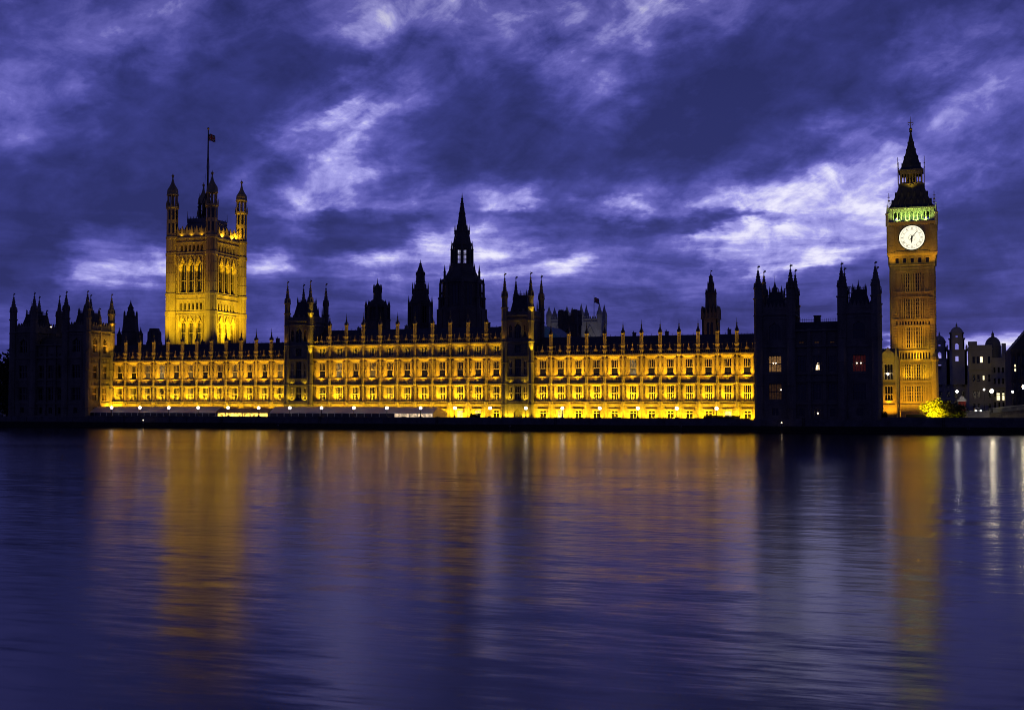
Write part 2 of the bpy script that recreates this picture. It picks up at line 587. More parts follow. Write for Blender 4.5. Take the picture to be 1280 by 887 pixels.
def build_river_wall():
    t = thing('river_wall', 'long dark granite embankment wall between the terrace and the river', 'wall', (-120, -13.2, -1))
    m = M()
    m.box(-420, 120, -13.4, -12.95, 1.7, 3.3)
    for i in range(90):
        x = -418 + i * 6.0
        m.box(x - .35, x + .35, -13.55, -13.4, 1.75, 3.28)
    m.build('wall', WALLM, t)
    m = M()
    m.box(-420, 120, -13.9, -12.98, -1.5, 1.7)
    m.box(-420, 120, -14.6, -13.9, -1.5, .35)
    m.build('wall_footing', ALGAE, t)
    m = M()
    m.box(-250.0, -43.6, -13.5, -12.9, 3.3, 3.6)
    m.box(-11.0, 120, -13.5, -12.9, 3.3, 4.05)
    m.box(-420, -283.5, -13.5, -12.9, 3.3, 4.05)
    for i in range(40):
        x = -246.45 + i * 5.25
        if x < -44:
            m.box(x - .5, x + .5, -13.62, -12.8, 3.3, 3.72)
    m.build('parapet', WALLM, t)
    for x in (-236, -201, -168, -131, -96, -66, -30, 3.5):
        m = M()
        for sx in (-.28, .28):
            m.bar((x + sx, -14.05, -.8), (x + sx, -13.75, 3.9), .06)
        for k in range(13):
            z = -.4 + k * .33
            y = -14.05 + .3 * (z + .8) / 4.7
            m.bar((x - .28, y, z), (x + .28, y, z), .04)
        m.build('ladder', IRON, t)
    m = M()
    m.box(-420, 120, -14.0, -13.9, .95, 1.15)
    m.build('timber_fender', ALGAE, t)


build_river_wall()


# ------------------------------------------------------------------ riverfront wings
def pinnacle_mesh(parent, at, top=0.0):
    m = M()
    m.box(-.58, .58, -.5, .5, 0, .35)
    m.box(-.46, .46, -.42, .42, .35, 1.35)
    m.box(-.62, .62, -.52, .52, 1.35, 1.55)
    m.lathe(0, 0, [(1.55, .34), (4.6, .32), (4.65, .56), (4.95, .56)], 8)
    for k in range(4):
        a = math.pi / 4 + k * math.pi / 2
        m.bar((.46 * math.cos(a), .46 * math.sin(a), 1.55), (.46 * math.cos(a), .46 * math.sin(a), 4.7), .10)
        m.lathe(.56 * math.cos(a), .56 * math.sin(a), [(4.9, .12), (5.4, .07), (5.7, .02)], 4)
    o = m.build('pinnacle', STONE, parent, at, local=True)
    m = M()
    m.lathe(0, 0, [(4.95, .56), (5.3, .52), (5.7, .34), (6.3, .2), (6.9, .12), (7.0, .2), (7.15, .2), (7.2, .08), (8.6, .025)], 8)
    m.build('spirelet', SLATE, o, None, local=True)
    return o


LEVELS = dict(terrace=2.9, g_top=6.3, s1=7.2, s2=7.85, w1=(8.5, 12.6), b0=13.0, b1=14.9, w2=(15.45, 19.8), cor=20.9, par=21.35)


def wing(name, label, x0, n, bw, tall, ground_lit=(), bright=1.0):
    x1 = x0 + n * bw
    t = thing(name, label, 'building', ((x0 + x1) / 2, 4, 2.9))
    L = LEVELS
    top = 25.2 if tall else 21.2
    wins = [L['w1'], L['w2']] + ([(21.75, 24.2)] if tall else [])
    m = M()
    m.box(x0, x1, .95, 16, 2.9, top)
    WH = .97
    for i in range(n):
        xc = x0 + (i + .5) * bw
        h = bw / 2
        for sg in (-1, 1):
            poly = [(sg * h, 0.0), (sg * h, .95), (sg * WH, .95), (sg * WH, .42), (sg * 1.5, 0.0)]
            if sg > 0:
                poly = list(reversed(poly))
            m.at(xc, 0, 0)
            if sg < 0:
                poly = [(-h, 0.0), (-1.5, 0.0), (-WH, .42), (-WH, .95), (-h, .95)]
            else:
                poly = [(1.5, 0.0), (h, 0.0), (h, .95), (WH, .95), (WH, .42)]
            m.prism(poly, 7.2, top)
            # blind tracery ribs and statue niches on the piers
            for q in (1.72, 2.25):
                m.box(sg * q - .06, sg * q + .07, -.26, 0, 8.4, 12.7)
                m.box(sg * q - .06, sg * q + .07, -.26, 0, 15.4, 20.2)
            m.box(sg * 1.98 - .2, sg * 1.98 + .2, -.34, 0, 11.0, 11.25)
            m.box(sg * 1.98 - .2, sg * 1.98 + .2, -.34, 0, 10.0, 10.2)
            m.slab([(sg * 1.98 - .32, 8.25), (sg * 1.98 + .32, 8.25), (sg * 1.98 + .18, 8.8), (sg * 1.98, 9.2), (sg * 1.98 - .18, 8.8)], -.22, 0)
            m.slab([(sg * 1.98 - .28, 15.3), (sg * 1.98 + .28, 15.3), (sg * 1.98 + .15, 16.1), (sg * 1.98, 16.5), (sg * 1.98 - .15, 16.1)], -.2, 0)
            m.box(sg * 1.98 - .3, sg * 1.98 + .3, -.32, 0, 17.5, 17.75)
            m.box(sg * 1.98 - .3, sg * 1.98 + .3, -.34, 0, 19.7, 20.0)
        m.at(xc, 0, 0)
        zs = [7.2] + [q for w in wins for q in w] + [top]
        for k in range(0, len(zs), 2):
            m.box(-WH, WH, .42, .95, zs[k], zs[k + 1])
        # ground floor with its flat-headed opening
        m.wall(-h, h, 2.9, 7.2, 0.05, .95, [(-.95, .95, 2.9, 5.5)])
        m.box(-1.35, 1.35, -.3, .05, 5.75, 6.0)
        m.box(-1.3, -1.1, -.15, .05, 4.2, 5.75)
        m.box(1.1, 1.3, -.15, .05, 4.2, 5.75)
        # carved band between the storeys: shield with mantling
        m.box(-1.5, 1.5, -.05, .42, 13.0, 14.9)
        m.slab([(-.42, 14.6), (-.42, 13.8), (0, 13.25), (.42, 13.8), (.42, 14.6)], -.3, -.05)
        for sg in (-1, 1):
            a = [(sg * .6, 13.4), (sg * 1.3, 14.1), (sg * 1.3, 14.6), (sg * .9, 14.3), (sg * .6, 14.6)]
            m.slab(a if sg > 0 else list(reversed(a)), -.22, -.05)
            a = [(sg * 1.55, 13.5), (sg * 1.75, 13.5), (sg * 1.75, 14.6), (sg * 1.55, 14.6)]
            m.slab(a if sg > 0 else list(reversed(a)), -.12, 0)
            a = [(sg * 2.0, 13.5), (sg * 2.2, 13.5), (sg * 2.2, 14.6), (sg * 2.0, 14.6)]
            m.slab(a if sg > 0 else list(reversed(a)), -.12, 0)
        # coving added under each cornice, leaning out to catch light from below
        for z1_ in [12.80, 20.70] + ([24.70] if tall else []):
            hgt = .45 if z1_ < 13 or z1_ > 22 else .75
            m.slabx([(.42, z1_ - hgt), (.42, z1_), (-.25, z1_), (-.2, z1_ - .12), (.15, z1_ - hgt * .75)], -1.45, 1.45)
            m.slabx([(0, z1_ - hgt * .6), (0, z1_), (-.25, z1_), (-.2, z1_ - .1)], -bw / 2 + .35, -1.451)
            m.slabx([(0, z1_ - hgt * .6), (0, z1_), (-.25, z1_), (-.2, z1_ - .1)], 1.451, bw / 2 - .35)
        # little pendant arcade under the cornice
        zc = top - .8
        for k in range(5):
            u = -1.2 + k * .6
            m.slab([(u - .12, zc), (u + .12, zc), (u + .07, zc - .35), (u, zc - .5), (u - .07, zc - .35)], .1, .42)
    m.at()
    m.build('wall', STONE, t)
    bands = [(7.2, 7.45, .28), (7.85, 8.1, .62), (12.95, 13.2, .45), (14.9, 15.15, .22), (20.85, 21.2, .5)] + ([(24.85, 25.2, .5)] if tall else [])
    for z0, z1, pr in bands:
        m = M()
        m.box(x0 + .004, x1 - .004, -pr, .40, z0, z1)
        m.box(x0 + .004, x1 - .004, -pr * .55, .39, z0 - .14, z0 - .003)
        m.build('string_course', STONE, t)
    # parapet with openwork, roof, gablets
    m = M()
    m.box(x0 + .01, x1 - .01, -.12, .28, top, top + .35)
    m.box(x0 + .01, x1 - .01, -.12, .28, top + .95, top + 1.15)
    k = int(n * bw / .6)
    for i in range(k + 1):
        u = x0 + .1 + (n * bw - .2) * i / k
        m.box(u - .1, u + .1, -.06, .22, top + .35, top + .95)
        if i % 2 == 0:
            m.box(u - .16, u + .16, -.08, .24, top + 1.15, top + 1.4)
    for i in range(n):
        for q in (-.27, .27):
            u = x0 + (i + .5 + q) * bw
            m.bar((u, .05, top + 1.15), (u, .05, top + 2.5), .07)
            m.ball((u, .05, top + 2.55), .16, n=6)
    m.build('parapet', STONE, t)
    m = M()
    rb = top + 1.0
    rt = 30.2 if tall else 26.75
    m.slabx([(.9, top), (15.6, top), (15.6, rb), (9.2, rt), (7.8, rt), (.9, rb)], x0 + .02, x1 - .02, 0)
    for i in range(int(n * bw / 1.5)):
        u = x0 + 1 + i * 1.5
        m.box(u - .04, u + .04, 8.46, 8.54, rt, rt + (.55 if i % 2 else .3))
    for i in range(n * 3):
        u = x0 + (i + .5) * bw / 3
        m.slabx([(.88, rb + .0), (.96, rb), (7.84, rt + .06), (7.76, rt + .06)], u - .06, u + .06)
    m.build('roof', SLATE, t)
    for q in (.17, .43, .58, .86):
        u = x0 + n * bw * q
        v = M()
        v.box(u - .45, u + .45, 9.3, 10.3, rt - 1.2, rt + .5 + q)
        v.box(u - .55, u + .55, 9.2, 10.4, rt + .5 + q, rt + .65 + q)
        v.lathe(u - .2, 9.8, [(rt + .65 + q, .14), (rt + 1.1 + q, .12)], 6)
        v.build('roof_vent', STONE2, t)
    first = None
    for i in range(n):
        xc = x0 + (i + .5) * bw
        if first is None:
            g = M()
            g.slab([(-.5, 0), (.5, 0), (.5, .3), (.25, .7), (.1, 1.1), (0, 1.45), (-.1, 1.1), (-.25, .7), (-.5, .3)], -.14, .12)
            g.slab([(-.24, .12), (.24, .12), (.16, .5), (0, .7), (-.16, .5)], -.24, -.14)
            g.lathe(0, 0, [(1.4, .08), (1.6, .14), (1.8, .05), (2.2, .02)], 6)
            first = g.build('gablet', STONE, t, (xc, -.18, top + 1.0), local=True)
        else:
            inst(first, t, (xc, -.18, top + 1.0))
    # buttresses with pinnacles
    fb = fp = None
    for i in range(n + 1):
        x = x0 + i * bw
        if (i == 0 or i == n):
            continue
        if fb is None:
            b = M()
            b.lathe(0, 0, [(2.9, .5), (7.2, .48), (7.25, .6), (8.05, .6), (8.2, .3), (13.0, .27), (13.05, .4), (15.1, .4), (15.2, .27), (20.8, .26), (20.85, .5), (21.2, .5), (21.25, .3), (top - .3, .3), (top - .25, .56), (top + .02, .56), (top + .05, .42), (top + 1.0, .42)], 8)
            fb = b.build('buttress', STONE, t, (x, -.28, 0), local=True)
            fp = pinnacle_mesh(t, (x, -.28, top + 1.0))
        else:
            inst(fb, t, (x, -.28, 0))
            inst(fp, t, (x, -.28, top + 1.0))
        spot(x, -2.6, top + .6, (x, -.25, top + 3.4), 105 * bright, 46, (1.0, .55, .014))
    # windows, floodlights
    for i in range(n):
        xc = x0 + (i + .5) * bw
        for (za, zb) in wins:
            window(t, xc, .60, za, 1.94, zb - za, 4, .46 if zb - za > 3 else 0, random.choice((LATE, LATE, LATEW)) if random.random() < .09 else GLASS, shade=za > 15 and za < 16)
        window(t, xc, .6, 2.92, 1.9, 2.56, 2, .72, PARTYW if i in ground_lit else GLASS, head=False)
        j = lambda: random.choice((.62, .8, .95, 1.0, 1.1, 1.35)) * bright
        spot(xc, -2.2, 3.1, (xc, .2, 6.2), 2300 * j(), 150)
        spot(xc, -1.35, 7.9, (xc, -.25, 10.6), 1900 * j(), 104)
        spot(xc, -2.3, 13.3, (xc, .0, 19.2), 2500 * j(), 84, (1, .53, .01))
        if tall:
            spot(xc, -1.8, 21.3, (xc, -.1, 24.6), 620 * j(), 74)
    # softer fill lamps added to reach the piers and buttresses
    for i in range(n):
        for q in (.0,):
            x = x0 + i * bw
            if i:
                spot(x + 1.25, -2.0, 7.7, (x + 1.2, .0, 12), 170 * j(), 110, AMBER)
                spot(x + 1.25, -2.2, 13.2, (x + 1.2, .0, 18), 330 * j(), 90, AMBER)
    return t


wing('riverfront_wing', 'floodlit gold wing of mullioned windows between the dark left pavilion and the first river tower', -251.3, 12, 5.38, False, bright=.95)
wing('riverfront_centre_block', 'taller floodlit central block with a fourth row of windows between the two river towers', -177.6, 11, 5.65, True, ground_lit=(8, 9))
wing('riverfront_wing', 'brightest floodlit wing of mullioned windows between the second river tower and the dark right pavilion', -106.7, 12, 5.27, False, ground_lit=(1, 10), bright=1.1)


# ------------------------------------------------------------------ turrets, towers and pavilions
def turret(parent, x, y, z0, zs, ztop, r, name='turret', mat=STONE2):
    """octagonal corner turret: shaft to zs, panelled upper stage, crocketed spirelet to ztop with a vane"""
    m = M()
    h = ztop - zs
    a = zs + h * .30
    b = zs + h * .44
    m.lathe(x, y, [(z0, r), (zs, r), (zs + .05, r * 1.22), (zs + .4, r * 1.22), (zs + .45, r * .88), (a, r * .86), (a + .05, r * 1.12), (a + .35, r * 1.12),
                   (a + .4, r * .8), (b, r * .74), (b + .05, r * .9), (b + .3, r * .9), (b + .35, r * .62), (zs + h * .62, r * .42), (zs + h * .66, r * .52), (zs + h * .68, r * .36),
                   (zs + h * .78, r * .2), (zs + h * .81, r * .3), (zs + h * .83, r * .12), (zs + h * .9, .07), (zs + h * .91, .2), (zs + h * .93, .2), (zs + h * .94, .05), (ztop, .03)], 8)
    for k in range(8):
        g = math.pi / 8 + k * math.pi / 4
        cx, cy = x + r * 1.0 * math.cos(g), y + r * 1.0 * math.sin(g)
        m.lathe(cx, cy, [(a - .1, .13 * r), (a + h * .10, .10 * r), (a + h * .16, .02)], 4)
        g2 = k * math.pi / 4
        m.box(x + r * .86 * math.cos(g2) - .1, x + r * .86 * math.cos(g2) + .1, y + r * .86 * math.sin(g2) - .1, y + r * .86 * math.sin(g2) + .1, zs + .5, a - .05)
        for q, rr in ((.50, .6), (.56, .52), (.72, .3)):
            m.box(x + r * rr * math.cos(g2) - .09, x + r * rr * math.cos(g2) + .09, y + r * rr * math.sin(g2) - .09, y + r * rr * math.sin(g2) + .09, zs + h * q - .12, zs + h * q + .15)
    m.box(x, x + .55, y - .02, y + .02, ztop - .75, ztop - .35)
    for zz in range(int(z0) + 5, int(zs), 6):
        m.lathe(x, y, [(zz, r * 1.02), (zz + .05, r * 1.14), (zz + .3, r * 1.14), (zz + .35, r * 1.02)], 8)
    return m.build(name, mat, parent)


def tower_roof(parent, xa, xb, ya, yb, z0, z1, inset, mat=SLATE):
    m = M()
    m.prism([(xa, ya), (xb, ya), (xb, yb), (xa, yb)], z0, z1, 0, [(xa + inset, ya + inset), (xb - inset, ya + inset), (xb - inset, yb - inset), (xa + inset, yb - inset)])
    xa, xb, ya, yb = xa + inset, xb - inset, ya + inset, yb - inset
    for i in range(9):
        for yy in (ya, yb):
            u = xa + (xb - xa) * i / 8
            m.bar((u, yy, z1), (u, yy, z1 + (.8 if i % 4 else 1.4)), .05)
    m.box(xa, xb, ya - .03, ya + .03, z1 + .35, z1 + .45)
    m.box(xa, xb, yb - .03, yb + .03, z1 + .35, z1 + .45)
    for cx, cy in ((xa, ya), (xb, ya), (xa, yb), (xb, yb)):
        m.lathe(cx, cy, [(z1 - .5, .22), (z1 + .6, .18), (z1 + 1.6, .03)], 6)
    return m.build('steep_roof', mat, parent)


def panelled(m, ux0, ux1, z0, z1, y, step=.7, rows=3, d=.08):
    """raised blind panelling on a face that looks to -y"""
    n = max(1, int((ux1 - ux0) / step))
    for i in range(n + 1):
        u = ux0 + (ux1 - ux0) * i / n
        m.box(u - .06, u + .06, y - d, y, z0, z1)
    for k in range(rows + 1):
        z = z0 + (z1 - z0) * k / rows
        m.box(ux0, ux1, y - d * 1.3, y, z - .06, z + .06)


def river_tower(label, cx, bright=1.0):
    hw, y0, y1 = 3.95, -1.4, 8.6
    t = thing('river_tower', label, 'tower', (cx, 3, 2.9))
    m = M()
    holes = [(-.98, .98, 8.5, 12.6), (-.98, .98, 15.3, 20.4), (-.98, .98, 21.9, 24.3), (-.98, .98, 26.2, 30.6, 1.2), (-1.2, 1.2, 2.9, 6.0, 1.0)]
    for sg in (-1, 1):
        holes += [(sg * 2.2 - .45, sg * 2.2 + .45, 8.7, 12.4), (sg * 2.2 - .45, sg * 2.2 + .45, 15.6, 19.8), (sg * 2.2 - .45, sg * 2.2 + .45, 26.4, 30.2, .8)]
    m.at(cx, 0, 0)
    m.wall(-hw, hw, 2.9, 33.0, y0, y0 + .8, holes)
    m.box(-hw, hw, y0 + 1.1, y1, 2.9, 32.6)
    panelled(m, -hw + .9, -1.1, 13.3, 14.8, y0)
    panelled(m, 1.1, hw - .9, 13.3, 14.8, y0)
    # side faces
    for sg in (-1, 1):
        m.at(cx + sg * hw, 0, 0, sg * math.pi / 2)
        panelled(m, y0 * sg + sg * 1 if sg > 0 else -y1 + 1, y1 - 1 if sg > 0 else -y0 - 1, 22.5, 31.5, 0, .9, 4, .1)
    m.at()
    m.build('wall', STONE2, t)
    for z0, z1, pr in [(7.2, 7.45, .28), (7.85, 8.1, .5), (12.95, 13.2, .4), (14.9, 15.15, .25), (20.85, 21.2, .45), (24.85, 25.2, .45), (31.2, 31.6, .35), (32.4, 32.85, .55)]:
        m = M()
        m.box(cx - hw - pr * .6, cx + hw + pr * .6, y0 - pr, y1 + .1, z0, z1)
        m.build('string_course', STONE2, t)
    m = M()
    for i in range(9):
        u = cx - hw + .5 + (2 * hw - 1) * i / 8
        if i % 2 == 0:
            m.box(u - .32, u + .32, y0 - .1, y0 + .3, 33.9, 34.6)
            m.box(u - .32, u + .32, y1 - .3, y1 + .1, 33.9, 34.6)
    m.box(cx - hw, cx + hw, y0 - .12, y0 + .32, 32.86, 33.9)
    m.box(cx - hw, cx + hw, y1 - .3, y1 + .12, 32.86, 33.9)
    for sg in (-1, 1):
        m.box(cx + sg * hw - .2, cx + sg * hw + .2, y0 + .33, y1 - .33, 32.86, 34.2)
    for i in range(5):
        m.lathe(cx - hw + 1.3 + i * (2 * hw - 2.6) / 4, y1, [(33.9, .2), (36.2, .15), (37.6, .02)], 6)
    m.build('parapet', STONE2, t)
    for sx in (-1, 1):
        for yy in (y0, y1):
            turret(t, cx + sx * hw, yy, 2.9, 34.8, 45.4, .85)
    tower_roof(t, cx - hw + .9, cx + hw - .9, y0 + 1.2, y1 - 1.2, 32.7, 38.8, 1.25)
    for z, h, hs in ((8.5, 4.1, 1), (15.3, 5.1, 1), (21.9, 2.4, 1)):
        window(t, cx, y0 + .45, z, 1.96, h, 3, .5, frame_mat=DARKSTONE)
    window(t, cx, y0 + .45, 26.2, 1.96, 4.4, 3, .5, frame_mat=DARKSTONE)
    for sg in (-1, 1):
        window(t, cx + sg * 2.2, y0 + .4, 8.7, .9, 3.7, 2, .5)
        window(t, cx + sg * 2.2, y0 + .4, 15.6, .9, 4.2, 2, .5)
        window(t, cx + sg * 2.2, y0 + .4, 26.4, .9, 3.8, 2, .5, frame_mat=DARKSTONE)
    d = M()
    d.box(cx - 1.18, cx + 1.18, y0 + .5, y0 + .6, 2.92, 5.9)
    dr = d.build('door', DARKSTONE, t)
    k = M()
    k.ball((cx + .2, y0 + .44, 4.0), .09, n=6)
    k.build('handle', GILT, dr)
    for sg in (-1, 1):
        spot(cx + sg * 2.4, y0 - 1.6, 3.2, (cx + sg * 2.3, y0, 6.3), 1600 * bright, 140)
        spot(cx + sg * 2.2, y0 - .75, 8.2, (cx + sg * 2.2, y0, 12.0), 700 * bright, 130)
        spot(cx + sg * 2.2, y0 - .62, 13.25, (cx + sg * 2.2, y0, 18), 170 * bright, 130)
        spot(cx + sg * (hw + 1.1), y0 - 1.5, 21.6, (cx + sg * hw, y0, 30), (2600 if sg > 0 else 120), 60)
        spot(cx + sg * hw, y0 - 1.9, 25.3, (cx + sg * hw, y0, 31), 110 if sg < 0 else 220, 80, AMBER)
    spot(cx + hw + 1.3, y0 - 1.4, 33.0, (cx + hw, y0, 38), 700, 80)
    return t


river_tower('dark four-turreted river tower between the left wing and the taller centre block', -182.0)
river_tower('dark four-turreted river tower with arched river door, right of the centre block', -111.1)


def pavilion(label, x0, x1, lit_side):
    """end pavilion of the river front: two square turreted towers with a lower range between them"""
    yf, yb = -11.87, 0.0
    t = thing('end_pavilion', label, 'building', ((x0 + x1) / 2, -6, 2.0))
    tw = 8.25
    zc = 30.5
    for k, cx in enumerate((x0 + tw / 2, x1 - tw / 2)):
        m = M().at(cx, 0, 0)
        hw = tw / 2
        holes = [(-1.6, 1.6, 8.5, 12.6), (-1.6, 1.6, 15.6, 19.8), (-1.5, 1.5, 23.8, 28.4, 1.3), (-.8, .8, 4.4, 6.3)]
        m.wall(-hw, hw, 2.0, 31.6, yf, yf + .9, holes)
        m.box(-hw + .02, hw - .02, yf + 1.3, yb, 2.0, 31.0)
        for z in (13.2, 20.3, 29.0):
            panelled(m, -hw + 1.1, hw - 1.1, z, z + 1.3, yf, .75, 1)
        for sg in (-1, 1):
            panelled(m, sg * 2.45 - .5, sg * 2.45 + .5, 8.4, 28.6, yf, .5, 6)
        # side walls with two windows to a floor
        for sg in (-1, 1):
            m.at(cx + sg * hw, (yf + yb) / 2, 0, sg * math.pi / 2)
            q = (yb - yf) / 2
            hs = []
            for u in (-2.4, 2.4):
                hs += [(u - .95, u + .95, 8.4, 12.6), (u - .95, u + .95, 15.4, 19.6), (u - 1.0, u + 1.0, 23.6, 28.6, 1.2), (u - .6, u + .6, 4.2, 6.2)]
            m.wall(-q, q, 2.0, 31.6, -.36, .30, hs)
            for z in (13.2, 20.3, 29.0):
                panelled(m, -q + 1.2, q - 1.2, z, z + 1.4, -.36, .7, 1)
            m.box(-.3, .3, -.75, -.36, 2.0, 31.6)
        m.at()
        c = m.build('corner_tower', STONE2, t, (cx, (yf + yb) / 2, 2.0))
        for sg in (-1, 1):
            for yy in (yf, yb):
                turret(c, cx + sg * hw, yy, 1.2, 33.2 + (1.2 if yy == yf else 0), 43.6, 1.08)
            turret(c, cx + sg * hw, (yf + yb) / 2, 24.0, 32.5, 38.4, .55, 'small_turret')
        for z0, z1, pr in [(7.3, 7.7, .3), (13.0, 13.25, .25), (14.9, 15.2, .25), (21.9, 22.4, .35), (29.3, 29.6, .25), (30.3, 30.8, .55)]:
            m = M()
            m.box(cx - hw - .36 - pr, cx + hw + .36 + pr, yf - pr, yb + pr, z0, z1)
            m.build('string_course', STONE2, c)
        m = M()
        for yy in (yf - .1, yb - .3):
            m.box(cx - hw, cx + hw, yy, yy + .4, 31.61, 32.4)
            for i in range(7):
                u = cx - hw + 1.2 + (tw - 2.4) * i / 6
                m.slab([(u - .35, 32.4), (u + .35, 32.4), (u + .25, 32.9), (u, 33.5), (u - .25, 32.9)], yy, yy + .4)
        for sg in (-1, 1):
            xs = cx + sg * (hw + .15)
            m.box(xs - .2, xs + .2, yf + .32, yb - .32, 31.61, 32.4)
            for i in range(8):
                v = yf + 1.6 + (yb - yf - 3.2) * i / 7
                m.slabx([(v - .4, 32.4), (v + .4, 32.4), (v + .25, 32.9), (v, 33.6), (v - .25, 32.9)], xs - .2, xs + .2)
        m.build('parapet', STONE2, c)
        tower_roof(c, cx - hw + 1.1, cx + hw - 1.1, yf + 1.6, yb - 1.6, 31.2, 36.6, 1.5)
        m = M()
        if k == 0:
            m.lathe(cx - .3, -8, [(36.5, .7), (37.4, .62), (37.5, .8), (37.7, .8), (37.8, .45), (39.0, .12), (39.1, .2), (39.3, .06), (40.9, .03)], 8)
        else:
            m.lathe(cx - .2, -8, [(36.5, .5), (37.2, .4), (38.0, .15), (39.2, .03)], 8)
        m.build('roof_lantern', LEAD, c)
        # access cage beside the roof
        m = M()
        ux = cx + (2.1 if k == 0 else -3.0)
        for a in (0, .5, 1.0):
            m.bar((ux + a, -7.5, 31.5), (ux + a, -7.5, 37.5), .05)
            m.bar((ux + a, -6.2, 31.5), (ux + a, -6.2, 37.5), .05)
        for z in (33.5, 34.7, 35.9, 37.1, 37.5):
            m.bar((ux, -7.5, z), (ux + 1.0, -7.5, z), .05)
            m.bar((ux, -6.2, z), (ux + 1.0, -6.2, z), .05)
            m.bar((ux, -7.5, z), (ux, -6.2, z), .05)
        m.build('access_frame', IRON, c)
        fy = yf + .5
        right_pav = not lit_side
        p1 = GLASS
        p2 = GLASS
        if right_pav and k == 0:
            p1, p2 = DIMWIN, WARMWIN
        if right_pav and k == 1:
            p2 = REDWIN
        window(c, cx, fy, 8.5, 3.2, 4.1, 5, .5, p1, frame_mat=STONE2)
        window(c, cx, fy, 15.6, 3.2, 4.2, 5, .5, p2, frame_mat=STONE2)
        window(c, cx, fy, 23.8, 3.0, 4.6, 4, .5, frame_mat=STONE2)
        window(c, cx, fy, 4.4, 1.6, 1.9, 2, 0, head=False, frame_mat=STONE2)
        for sg in (-1, 1):
            for u in (-2.4, 2.4):
                xx = cx + sg * (hw + .10)
                yy = (yf + yb) / 2 + u
                fm = STONE if lit_side and k == 1 and sg > 0 else STONE2  # lit side gets the brighter limestone copy, the rest the dimmed one
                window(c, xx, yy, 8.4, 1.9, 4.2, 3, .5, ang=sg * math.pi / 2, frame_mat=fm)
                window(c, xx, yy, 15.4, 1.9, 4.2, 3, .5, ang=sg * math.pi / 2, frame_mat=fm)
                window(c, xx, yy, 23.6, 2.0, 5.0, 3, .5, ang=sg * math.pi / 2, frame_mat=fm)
                window(c, xx, yy, 4.2, 1.2, 2.0, 2, 0, ang=sg * math.pi / 2, frame_mat=fm, head=False)
    # range between the towers
    xa, xb = x0 + tw + .6, x1 - tw - .6
    n = 3
    bw = (xb - xa) / n
    m = M()
    yy = yf + .75
    holes = []
    for i in range(n):
        u = xa + (i + .5) * bw
        holes += [(u - 1.05, u + 1.05, 8.5, 12.6), (u - 1.05, u + 1.05, 15.6, 19.8), (u - .7, u + .7, 4.2, 6.2), (u - .6, u + .6, 22.9, 23.4)]
    m.wall(xa, xb, 2.0, 26.2, yy, yy + .8, holes)
    m.box(xa, xb, yy + 1.1, yb, 2.0, 26.0)
    for i in range(n + 1):
        u = xa + i * bw
        m.box(max(xa, u - .45), min(xb, u + .45), yy - .5, yy, 2.0, 26.6)
    panelled(m, xa + .5, xb - .5, 13.3, 14.8, yy, .7, 1)
    m.box(x0 - 1.3, x1 + 1.3, yf - .7, yf + 1.0, .2, 3.6)
    m.box(x0 - 1.9, x1 + 1.9, yf - 1.4, yf + 1.0, -1.2, 2.5)
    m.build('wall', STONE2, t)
    for z0, z1, pr in [(7.3, 7.7, .3), (13.0, 13.25, .25), (14.9, 15.2, .25), (21.9, 22.4, .35), (26.0, 26.4, .45)]:
        m = M()
        m.box(xa, xb, yy - .5 - pr, yy - .01, z0, z1)
        m.build('string_course', STONE2, t)
    m = M()
    m.slabx([(yy + 1.2, 26), (yb - .2, 26), (yb - 1.5, 28.6), (yy + 3, 28.6)], xa, xb)
    for i in range(int((xb - xa) / .55)):
        u = xa + .3 + i * .55
        m.bar((u, yy + 3.2, 28.6), (u, yy + 3.2, 29.5), .04)
    m.box(xa + .1, xb - .1, yy + 3.17, yy + 3.23, 29.1, 29.18)
    rf = m.build('roof', SLATE, t)
    m = M()
    cxm = (xa + xb) / 2
    m.box(cxm - .9, cxm + .7, yy + 3.4, yy + 4.8, 28.2, 30.0)
    m.box(cxm - 1.05, cxm + .85, yy + 3.3, yy + 4.9, 30.0, 30.3)
    m.build('chimney', STONE2, rf)
    for i in range(n):
        u = xa + (i + .5) * bw
        window(t, u, yy + .45, 8.5, 2.1, 4.1, 3, .5, frame_mat=STONE2)
        window(t, u, yy + .45, 15.6, 2.1, 4.2, 3, .5, frame_mat=STONE2)
        window(t, u, yy + .45, 4.2, 1.4, 2.0, 2, 0, head=False, frame_mat=STONE2)
        window(t, u, yy + .4, 22.9, 1.2, .5, 2, 0, DIMWIN if not lit_side else GLASS, head=False, frame_mat=STONE2)
    if not lit_side:
        # a table lamp and curtains seen in the middle window, bulbs elsewhere
        u = xa + 1.5 * bw
        m = M()
        m.slab([(u - .45, 16.1), (u + .6, 16.1), (u + .5, 17.9), (u + .1, 17.9)], yy + .40, yy + .43)
        m.build('lit_curtain', LAMPWIN, t)
        m = M()
        for bx, bz in ((x0 + 1.9, 10.9), (x0 + 5.6, 11.0), (x0 + 3.7, 17.9), (x0 + 4.3, 17.9), (x1 - tw / 2 - .6, 17.7), (x1 - tw / 2 + .4, 17.7)):
            m.ball((bx, yf + .40, bz), .17, n=6)
        m.ball((u + .1, yy + .36, 5.0), .2, n=6)
        m.build('light_bulb', SPARK, t)
    else:
        spot(x1 + 3.2, -2.2, 4.0, (x1 + .6, -3.0, 14), 8000, 120, AMBER)  # added spots stand in for spill from the wing's floodlights
        spot(x1 + 3.6, -6.5, 4.0, (x1 + .6, -6.5, 12), 2400, 120, AMBER)
        spot(x1 + 3.4, -3.0, 22.3, (x1 + .5, -2.6, 29), 3000, 80, AMBER)
        spot(x1 + 1.5, -1.0, 32.0, (x1, 0, 37.5), 420, 70, AMBER)
